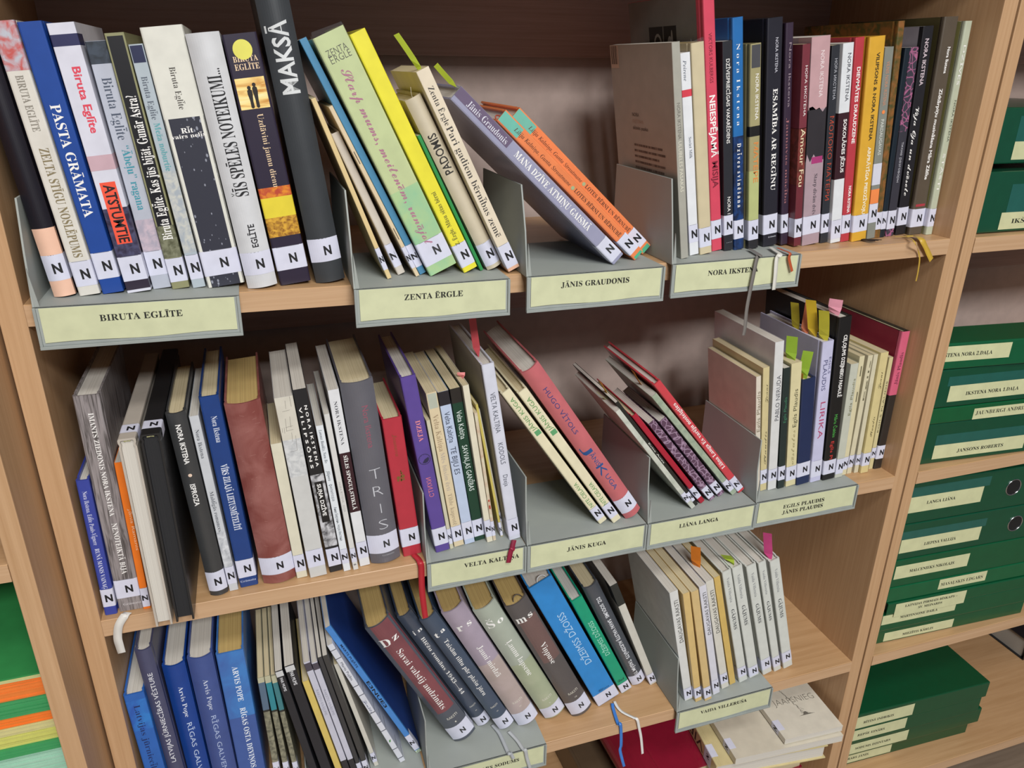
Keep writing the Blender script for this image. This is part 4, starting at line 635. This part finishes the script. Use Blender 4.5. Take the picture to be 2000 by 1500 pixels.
B(125,'r',660.7,58.6,-657.4,24.56,22.5,216.3,138.4,'#3a3f48','c',(0.5, 20.5),[('DZ. SODUMS  SAVAI VALSTIJ AUDZINĀTS  TAISĀM TI', 21.6, 191.5, 5.4, '#dfe1e5', 'S', 'd', 1.1)],[],'charcoal hardcover titled SAVAI VALSTIJ AUDZINĀTS in white capitals',sleeve=1)
B(126,'p',681.1,51.0,-660.0,21.73,11.0,213.2,136.4,'#cbc8bd','w',(2.7, 22.1),[],[(172.2, 213.2, '#2a2d2b')],'narrow off-white book with a torn-edged black head next to the last divider')
B(127,'p',715.0,6.7,-659.1,12.75,12.8,207.8,133.0,'#d5d6d3','w',(3.0, 23.7),[('DAUGAVAS RAKSTI', 113.6, 191.3, 5.9, '#4b4a46', 's', 'u', 1.3)],[],'white booklet lettered DAUGAVAS RAKSTI, first of three from the left')
B(128,'p',727.6,0.2,-659.5,12.02,10.4,206.2,131.9,'#d2b578','c',(7.1, 27.6),[],[],'first of three plain tan booklets among the white ones')
B(129,'p',742.0,-2.4,-659.3,12.77,11.2,209.3,134.0,'#cfb47e','c',(4.9, 26.6),[],[],'second of three plain tan booklets among the white ones')
B(130,'p',760.0,4.5,-659.3,13.29,11.0,209.6,134.1,'#d3d3dc','w',(6.4, 28.3),[('DAUGAVAS RAKSTI', 118.8, 197.1, 5.1, '#4b4a46', 's', 'u', 1.1)],[],'white booklet lettered DAUGAVAS RAKSTI, second of three from the left')
B(131,'p',778.7,10.5,-659.0,14.38,12.0,211.4,135.3,'#d3d0c4','w',(9.9, 30.0),[('DAUGAVAS RAKSTI', 111.9, 192.7, 5.5, '#4b4a46', 's', 'u', 1.2)],[],'white booklet lettered DAUGAVAS RAKSTI, third of three from the left',tabs=[(0.5, 35, '#d97a1c', 14, 32, 5, -42)])
B(132,'p',794.0,14.2,-659.3,14.74,9.7,212.3,135.9,'#cfb064','c',None,[],[],'third of three plain tan booklets, left of the books titled GĀJUMS')
B(133,'h',812.1,13.6,-658.6,15.32,14.4,219.3,140.3,'#cfd2cb','w',(10.5, 29.9),[('Vaida Villeruša', 161.3, 207.0, 4.0, '#85878a', 'r', 'd', 0.0), ('GĀJUMS', 108.0, 147.5, 4.9, '#4d4f52', 'b', 'd', 0.0)],[],'first from the left of five white books titled GĀJUMS')
B(134,'h',833.2,16.8,-658.3,15.88,16.5,220.7,141.3,'#cfd2cb','w',(2.2, 21.8),[('Vaida Villeruša', 161.2, 206.4, 4.6, '#85878a', 'r', 'd', 0.0), ('GĀJUMS', 108.3, 147.2, 5.6, '#4d4f52', 'b', 'd', 0.0)],[],'second from the left of five white books titled GĀJUMS',tabs=[(0.4, 14, '#a6bd35', 14, 14, -20, -45)])
B(135,'h',857.2,17.3,-659.8,16.14,16.0,219.4,140.4,'#cfd2cb','w',(10.0, 31.8),[('Vaida Villeruša', 159.4, 205.1, 4.5, '#85878a', 'r', 'd', 0.0), ('GĀJUMS', 107.1, 145.3, 5.4, '#4d4f52', 'b', 'd', 0.0)],[],'third from the left of five white books titled GĀJUMS')
B(136,'h',876.3,18.2,-660.3,16.25,12.7,220.6,141.2,'#cfd2cb','w',(9.1, 30.0),[('Vaida Villeruša', 159.3, 205.2, 3.6, '#85878a', 'r', 'd', 0.0), ('GĀJUMS', 106.7, 145.1, 4.3, '#4d4f52', 'b', 'd', 0.0)],[],'fourth from the left of five white books titled GĀJUMS')
B(137,'h',895.9,19.2,-659.8,15.85,16.3,217.6,139.3,'#cfd2cb','w',(12.4, 33.2),[('Vaida Villeruša', 157.1, 201.2, 4.6, '#85878a', 'r', 'd', 0.0), ('GĀJUMS', 105.5, 142.9, 5.6, '#4d4f52', 'b', 'd', 0.0)],[],'fifth from the left of five white books titled GĀJUMS',tabs=[(0.35, 12, '#cf4a86', 12, 40, 3, -40)])
# two landscape albums standing with the spine upwards
def ALBUM(key, x, y, z, w, L, H, colr, pg, label, **o):
    r = empty('album', (x*MM, y*MM, z*MM), (-math.pi/2, 0, 0), label, 'book', 'books on the middle shelf'); BOOKS[key] = r
    book_parts(r, 'h', w, L, H, colr, pg, (13, 31), [], [], **o)
    hb = MB().tube([(-w*.18*MM, 3.2*MM, 2.4*MM), (0, 2.6*MM, 2.2*MM), (w*.18*MM, 3.2*MM, 2.4*MM)], .0011, 6).build('headband', mat('wood:#d9d6a0:#8a8a55:3', .7), r)
    return r
ALBUM(50, 61.9, -26.2, Z2/MM + 210, 15.2, 230, 209.6, '#b9b0a4', 'w', 'cream album standing with its spine up and its white pages facing forward', wrapl=22)
ALBUM(51, 81.4, -24.7, Z2/MM + 211, 17.0, 235, 210.6, '#232324', 'k', 'black album standing with its spine up beside the cream album')
RIB(30,'#77726d',4.5,[(723.9, 15.1, 0.9), (720.4, 0.1, 0.9), (716.4, -16.4, 0.4), (712.4, -16.8, -1.2), (709.6, -17.5, -25.0), (707.2, -17.5, -57.2), (708.1, -17.5, -81.5), (707.4, -17.5, -90.6)])
RIB(31,'#d8d6cc',5,[(751.7, 14.8, 1.0), (746.5, -0.1, 1.0), (742.2, -16.4, 0.5), (738.0, -16.8, -4.0), (738.9, -17.5, -24.2), (739.4, -17.5, -39.6)])
RIB(32,'#b5532f',3.5,[(756.8, 9.4, 1.3), (755.4, -3.8, 1.3), (754.9, -16.4, 0.8), (754.3, -16.8, -5.0), (760.5, -17.5, -19.9)])
RIB(45,'#c9a53a',8,[(948.1, 18.5, 2.4), (960.6, 15.1, 2.4), (951.3, -3.9, 2.4), (963.8, -4.0, -12.0), (973.5, -4.0, -24.0)])
RIB(44,'#bf9c3c',2.2,[(934.4, 20.4, 2.2), (945.8, 11.0, 2.2), (932.4, -12.4, 2.2), (949.5, -4.0, -11.1), (954.5, -4.0, -20.9), (956.5, -4.0, -36.9), (956.6, -4.0, -49.1)])
RIB(48,'#d5d2cb',8,[(25.5, 2.6, -329.4), (22.8, -2.3, -329.4), (16.3, -4.5, -338.3), (12.9, -4.5, -352.5), (12.9, -4.5, -363.7), (13.4, -4.5, -372.5)])
RIB(63,'#b02631',7,[(323.7, 14.2, -329.4), (327.0, 3.8, -329.4), (327.8, -3.4, -329.9), (328.6, -4.0, -336.9), (328.2, -4.0, -365.2), (329.6, -4.0, -390.9), (330.9, -4.0, -407.5)])
RIB(73,'#8e1d3a',6,[(442.2, 4.9, -327.9), (436.9, -5.5, -327.9), (435.1, -10.6, -328.4), (433.4, -10.4, -331.0), (431.6, -10.4, -340.6), (430.4, -10.4, -346.8)])
RIB(118,'#aeb2b5',5,[(428.6, 47.5, -657.8), (433.3, 31.1, -657.8), (434.6, 10.0, -657.8), (435.6, -6.8, -658.3), (436.7, -6.0, -655.5), (441.9, -6.0, -668.5)])
RIB(119,'#b9bcbd',5,[(446.8, 29.6, -657.8), (452.9, 12.2, -657.8), (455.8, -3.0, -657.8), (458.3, -6.8, -658.3), (460.9, -6.0, -673.2), (465.7, -6.0, -693.9)])
RIB(123,'#3f7fd0',4.5,[(605.4, 33.6, -659.3), (602.3, 23.6, -659.3), (597.4, -2.0, -659.3), (600.3, -3.4, -659.8), (603.1, -2.5, -677.0), (604.9, -2.5, -702.0), (604.0, -2.5, -711.6), (608.6, -2.5, -731.1), (613.0, -2.5, -746.8)])
RIB(123,'#e4e2de',4,[(609.9, 36.2, -659.3), (609.5, 25.3, -659.3), (612.4, 14.5, -659.3), (622.2, 1.6, -659.3), (626.4, -3.4, -659.8), (630.5, -3.5, -675.2), (636.1, -2.5, -697.6), (639.5, -2.5, -718.6), (641.4, -2.5, -731.4)])
# ---------------------------------------------------------------- green binders on the right (millimetres)
GREEN = '#07472f'
def BINDER(x0, x1, y0, D, z0, z1, label, card=None, texts=(), pocket=None, ring=None, st='b', g=GREEN, paper='#bdb9b0', rot=0):
    r = empty('binder', ((x0 + x1)/2*MM, y0*MM, z0*MM), (0, 0, math.radians(rot)), label, 'binder', 'binders on the right-hand shelves')
    X, H = (x1 - x0)/2, z1 - z0
    t = 1.8; b = 1.6
    outer = [(D, 0), (6, 0), (b, 0), (.3*b, .3*b), (0, b), (0, H - b), (.3*b, H - .3*b), (b, H), (6, H), (D, H)]
    inner = [(D, t), (6, t), (t, t), (t, t), (t, t + .1), (t, H - t - .1), (t, H - t), (t, H - t), (6, H - t), (D, H - t)]
    n = len(outer); vs = []
    for x in (-X, X): vs += [(x*MM, a*MM, c*MM) for a, c in outer] + [(x*MM, a*MM, c*MM) for a, c in inner]
    fs = []
    for i in range(n - 1): fs += [(i, i+1, 2*n+i+1, 2*n+i), (n+i+1, n+i, 3*n+i, 3*n+i+1), (i+1, i, n+i, n+i+1), (2*n+i, 2*n+i+1, 3*n+i+1, 3*n+i)]
    fs += [(0, 2*n, 3*n, n), (n-1, 2*n-1, 4*n-1, 3*n-1)]
    fixn(link('cover', vs, fs, mat(g, .32, .25), r))
    MB().box((-X + 5)*MM, (X - 8)*MM, (t + 8)*MM, (D - 6)*MM, (t + .2)*MM, (H - t - .2)*MM).build('papers', mat('page:%s:#8f8b82' % paper, .8), r)
    def plate(name, q, off, material, par, y=0): return link(name, [((a - (x0 + x1)/2)*MM, (-off)*MM, (c - z0)*MM) for a, c in q], [(0, 1, 2, 3)], material, par)
    if pocket: plate('label_pocket', [(pocket[0], pocket[2]), (pocket[1], pocket[2]), (pocket[1], pocket[3]), (pocket[0], pocket[3])], .15, mat('#1d5a50', .25, .4), r)
    if card:
        a, bb, c0, c1 = card
        c = plate('name_card', [(a, c0), (bb, c0), (bb, c1), (a, c1)], .35, mat('#cbcca0', .55), r)
        for s, ta, tb, zb, cap in texts:
            text_mesh('card_lettering', s, st, lambda u, v: ((ta - (x0 + x1)/2)*MM + u, -.55*MM, (zb - z0)*MM + v), '#1f241e', c, (tb - ta)*MM, cap*MM)
    if ring:
        rx, rz, rr = ring; cx, cz = (rx - (x0 + x1)/2)*MM, (rz - z0)*MM
        hole = link('finger_hole', [(cx + rr*MM*math.cos(2*math.pi*i/28), -.00025, cz + rr*MM*math.sin(2*math.pi*i/28)) for i in range(28)], [tuple(range(28))], mat('#15171a', .4), r)
        pts = [(cx + rr*MM*math.cos(2*math.pi*i/28), -.0004, cz + rr*MM*math.sin(2*math.pi*i/28)) for i in range(29)]
        MB().tube(pts, .0009, 8).build('metal_ring', mat('#c9ccd0', .2, 0, 1.0), hole, True)
    return r
zz2, zz3, zz4 = Z2/MM, Z3/MM, Z4/MM
BINDER(1053, 1370, 25, 250, 83.5, 150, 'green lever arch binder, upper of two on the top right shelf', (1096, 1240, 88.3, 110), [('IKSTENA', 1140, 1205, 96, 5)], (1096, 1250, 110, 140))
BINDER(1044, 1360, 14, 255, .2, 76, 'green lever arch binder, lower of two on the top right shelf', (1090.4, 1240, 3.5, 25), [('IKŠĶILE', 1110, 1165, 11, 5.5)], (1097, 1250, 25, 60))
BINDER(1055, 1370, 5, 250, zz2 + .2, zz2 + 64, 'thick green binder at the bottom of the second right-hand stack', (1076, 1236, zz2 + 7, zz2 + 29), [('JANSONS ROBERTS', 1117, 1198, zz2 + 14, 5.4)], (1076, 1330, zz2 + 29, zz2 + 45), rot=-4)
BINDER(1054, 1365, 3, 240, zz2 + 65, zz2 + 89, 'thin green folder with a long card, second from below in the second right-hand stack', (1126.5, 1280, zz2 + 66, zz2 + 83), [('JAUNBERGI ANDRIS, IZIDORS', 1130, 1260, zz2 + 73, 6)], None, st='r', g='#08552f', rot=-4)
BINDER(1055, 1366, 3, 122, zz2 + 90, zz2 + 147, 'thick green binder, third from below in the second right-hand stack', (1075, 1330, zz2 + 98, zz2 + 122), [('IKSTENA NORA 1.DAĻA', 1104, 1194, zz2 + 106, 5.4)], (1070, 1340, zz2 + 122, zz2 + 136), rot=-4)
BINDER(1050, 1372, -4, 62, zz2 + 148.5, zz2 + 186, 'thin green binder on top of the second right-hand stack', (1046, 1155, zz2 + 160, zz2 + 182), [('IKSTENA NORA 2.DAĻA', 1042, 1126, zz2 + 167, 5.4)], None, g='#085634', rot=-6)
BINDER(1056, 1356, 14, 220, zz3 + .2, zz3 + 29, 'green folder at the bottom of the third right-hand stack', (1076, 1212, zz3 + 3, zz3 + 20), [('MIEZĪTIS KĀRLIS', 1112, 1172, zz3 + 8, 4.5)], None, g='#08502f', rot=-2.5)
BINDER(1058, 1364, 9, 215, zz3 + 30, zz3 + 62, 'green folder second from below in the third right-hand stack', (1059, 1201, zz3 + 43, zz3 + 61), [('MARTINSONE DAILA', 1093, 1165, zz3 + 50, 4.5)], None, g='#08502f', rot=-2.5)
BINDER(1062, 1362, 7, 215, zz3 + 63, zz3 + 85, 'green folder with a two-line card in the third right-hand stack', (1077, 1213, zz3 + 57, zz3 + 82), [('LATVIJAS PIRMAIS BĪSKAPS –', 1095, 1196, zz3 + 73, 4.4), ('SV. MEINARDS', 1122, 1168, zz3 + 65, 4.4)], None, g='#08502f', rot=-2.5)
BINDER(1059, 1370, 9, 230, zz3 + 86, zz3 + 114, 'green folder fourth from below in the third right-hand stack', (1154, 1247, zz3 + 93, zz3 + 112), [('MASAĻSKIS EDGARS', 1158, 1240, zz3 + 99, 6)], None, st='r', g='#095a35', rot=-2.5)
BINDER(1057, 1362, 9, 240, zz3 + 115, zz3 + 165, 'green binder below the two ringed ones in the third right-hand stack', (1061, 1200, zz3 + 130, zz3 + 154), [('MALCENIEKS NIKOLAJS', 1088, 1172, zz3 + 139, 5.2)], None, g='#08502f', rot=-2.5)
BINDER(1056, 1366, 9, 250, zz3 + 166, zz3 + 229, 'green lever arch binder with a metal ring, lower of two', (1059, 1208, zz3 + 178, zz3 + 202), [('LIEPIŅA VALLIJA', 1103, 1162, zz3 + 186, 5.2)], (1056, 1215, zz3 + 202, zz3 + 216), (1274, zz3 + 196.5, 13.5), rot=-2.5)
BINDER(1055, 1366, 9, 250, zz3 + 230, zz3 + 300, 'green lever arch binder with a metal ring, upper of two', (1056, 1190, zz3 + 249, zz3 + 276), [('LANGA LIĀNA', 1088, 1140, zz3 + 261, 5.2)], (1056, 1200, zz3 + 276, zz3 + 292), (1248, zz3 + 265.5, 13.5), rot=-2.5)
BINDER(1062, 1362, 44, 190, zz4 + .2, zz4 + 31, 'green folder at the bottom of the lowest right-hand stack', (1072, 1190, zz4 + 4, zz4 + 28), [('SUDRABS JĀNIS', 1080, 1140, zz4 + 12, 5)], None, g='#074a2c', rot=-2)
BINDER(1064, 1374, 36, 190, zz4 + 32, zz4 + 66, 'green folder with a white nick, second from below in the lowest stack', (1072, 1211, zz4 + 36, zz4 + 60), [('SODUMS DZINTARS', 1098, 1173, zz4 + 45, 5)], None, g='#074a2c', rot=-2)
BINDER(1062, 1358, 32, 190, zz4 + 67, zz4 + 101, 'green folder third from below in the lowest right-hand stack', (1072, 1194, zz4 + 74, zz4 + 98), [('REPŠE EINĀRS', 1091, 1148, zz4 + 83, 5)], None, g='#074a2c', rot=-2)
BINDER(1060, 1364, 30, 190, zz4 + 102, zz4 + 137, 'green folder on top of the lowest right-hand stack', (1071, 1200, zz4 + 105, zz4 + 131), [('RĪTIŅŠ INDRIĶIS', 1095, 1158, zz4 + 114, 5)], None, g='#074a2c', rot=-2)
# ---------------------------------------------------------------- paper stacks on the left
def STACK(name, cat, z0, z1, colr, label, y0=-.036, x1=-.044, D=.24, st=.001):
    n = max(1, int((z1 - z0) / st)); r = empty(name, (-.16, y0, z0), (0, 0, 0), label, cat, 'paper and folders in the left bookcase')
    mb = MB(); rr = random.Random(int(z0 * 1e5))
    for i in range(n):
        a = rr.uniform(-.0008, .0008); mb.box(-.14 + a, .16 + x1 + a, a, D + a, (z1 - z0) * i / n, (z1 - z0) * (i + .99) / n)
    mb.build('sheets', mat(colr, .65), r)
    return r
STACK('paper_stack', 'paper', -.5218, -.4493, '#9fcbb2', 'mint green paper at the bottom of the left stack', -.030)
STACK('paper_stack', 'paper', -.4490, -.4378, '#3f9a5c', 'thin green paper layer just above the mint paper')
STACK('paper_stack', 'paper', -.4375, -.4214, '#c9c86a', 'yellow paper layer between the lower green and the cream layer', -.034)
STACK('paper_stack', 'paper', -.4211, -.4102, '#cdc489', 'cream paper layer between the yellow and the thin orange layer')
STACK('paper_stack', 'paper', -.4099, -.3996, '#ec7c2a', 'thin orange paper layer above the cream layer')
STACK('paper_stack', 'paper', -.3993, -.3794, '#3f9a5c', 'green paper layer between two orange layers')
STACK('paper_stack', 'paper', -.3791, -.3574, '#e87e33', 'thick orange paper layer near the top of the left stack')
STACK('paper_stack', 'paper', -.3571, -.3526, '#c9c58a', 'pale yellow sheets right under the top green folder', -.037, -.044, .24, .0012)
STACK('folder', 'folder', -.3524, -.3505, '#2f8a48', 'green folder lying on top of the left paper stack', -.037)
# ---------------------------------------------------------------- things lying on the bottom shelf of the middle bookcase
def FLAT(key, x, y, z, yaw, w, h, D, kind, colr, pg, label, lab, texts=(), bands=(), **o):
    """a book lying on its side: spine towards -X, head towards the back"""
    r = empty('book', (x*MM, y*MM, z*MM), (0, 0, 0), label, 'book', 'books lying on the bottom shelf')
    # local z (height) -> world +Y, local -y (spine) -> world -X, local x (thickness) -> world +Z
    Mx = Matrix(((0, 1, 0), (0, 0, 1), (1, 0, 0)))
    r.rotation_euler = (Matrix.Rotation(math.radians(yaw), 3, 'Z') @ Mx).to_euler()
    book_parts(r, kind, w, h, D, colr, pg, lab, list(texts), list(bands), **o)
    return r
zb = Z4/MM
FLAT(0, 612, 22, zb + 32.6, 2, 64, 255, 330, 'h', '#5a4a38', 'c', 'olive brown flat box-like book at the bottom of the lying pile', None)
FLAT(0, 690, 14, zb + 65.2 + 42, 2, 83, 262, 280, 'R', '#8a1630', 'c', 'glossy crimson album with a rounded back under the cream books', None, gloss=.14)
FLAT(0, 768, -10, zb + 149.6 + 13.5, -6, 27, 240, 190, 'h', '#cfc08f', 'w', 'straw-coloured book with large letters VIES on its spine in the lying pile', (16, 40), [('VIES', 43, 112, 17, '#3a3428', 's', 'u', 0)])
FLAT(0, 795, -18, zb + 178.0 + 6.5, -4, 12.6, 225, 188, 'p', '#cfc7b4', 'w', 'cream book in a clear film cover in the middle of the lying pile', (18, 38), sleeve=1)
r_ = FLAT(0, 881, -19, zb + 192.6 + 5.2, -3, 10.2, 118, 104, 'p', '#d6d0c0', 'w', 'small cream booklet with a drawn tree lying on top of the pile', (17, 37))
X_ = 5.28*MM
text_mesh('cover_lettering', 'JAAPSNIEG', 'T', lambda u, v: (X_, 22*MM + u, 62*MM + v), '#5b564c', r_, 74*MM, 12*MM)
mb = MB(); rr = random.Random(5)
for i in range(34):
    t = i / 33; cx, cz = 62 - 20 * t, 36 + 76 * t; wd = 3.5 * (1 - t) ** 3 + .3
    a = rr.uniform(-1.2, 1.2) + (8 * (1 - t) ** 6) * rr.choice((-1, 1)); b = rr.uniform(-2, 2)
    mb.add([(X_, (cx + a - .25)*MM, cz*MM), (X_, (cx + a + .25 + wd * .1)*MM, cz*MM), (X_, (cx + b - 1.2)*MM, (cz + 6)*MM), (X_, (cx + b - 1.6)*MM, (cz + 6)*MM)], [(0, 1, 2, 3)])
mb.add([(X_, (62 + a)*MM, (36 + b)*MM) for a, b in ((-14, -1.5), (16, -1), (5, .6), (2, 5), (-2, 5), (-5, 0))], [tuple(range(6))])
link('drawn_tree', mb.v, mb.f, mat('#6a655b', .7), r_)
BINDER(1640, 1900, 150, 130, zz4 + .2, zz4 + 50, 'black folder at the far right of the bottom shelf, mostly hidden by the shelf above', None, (), None, None, 'b', '#1b1d22')
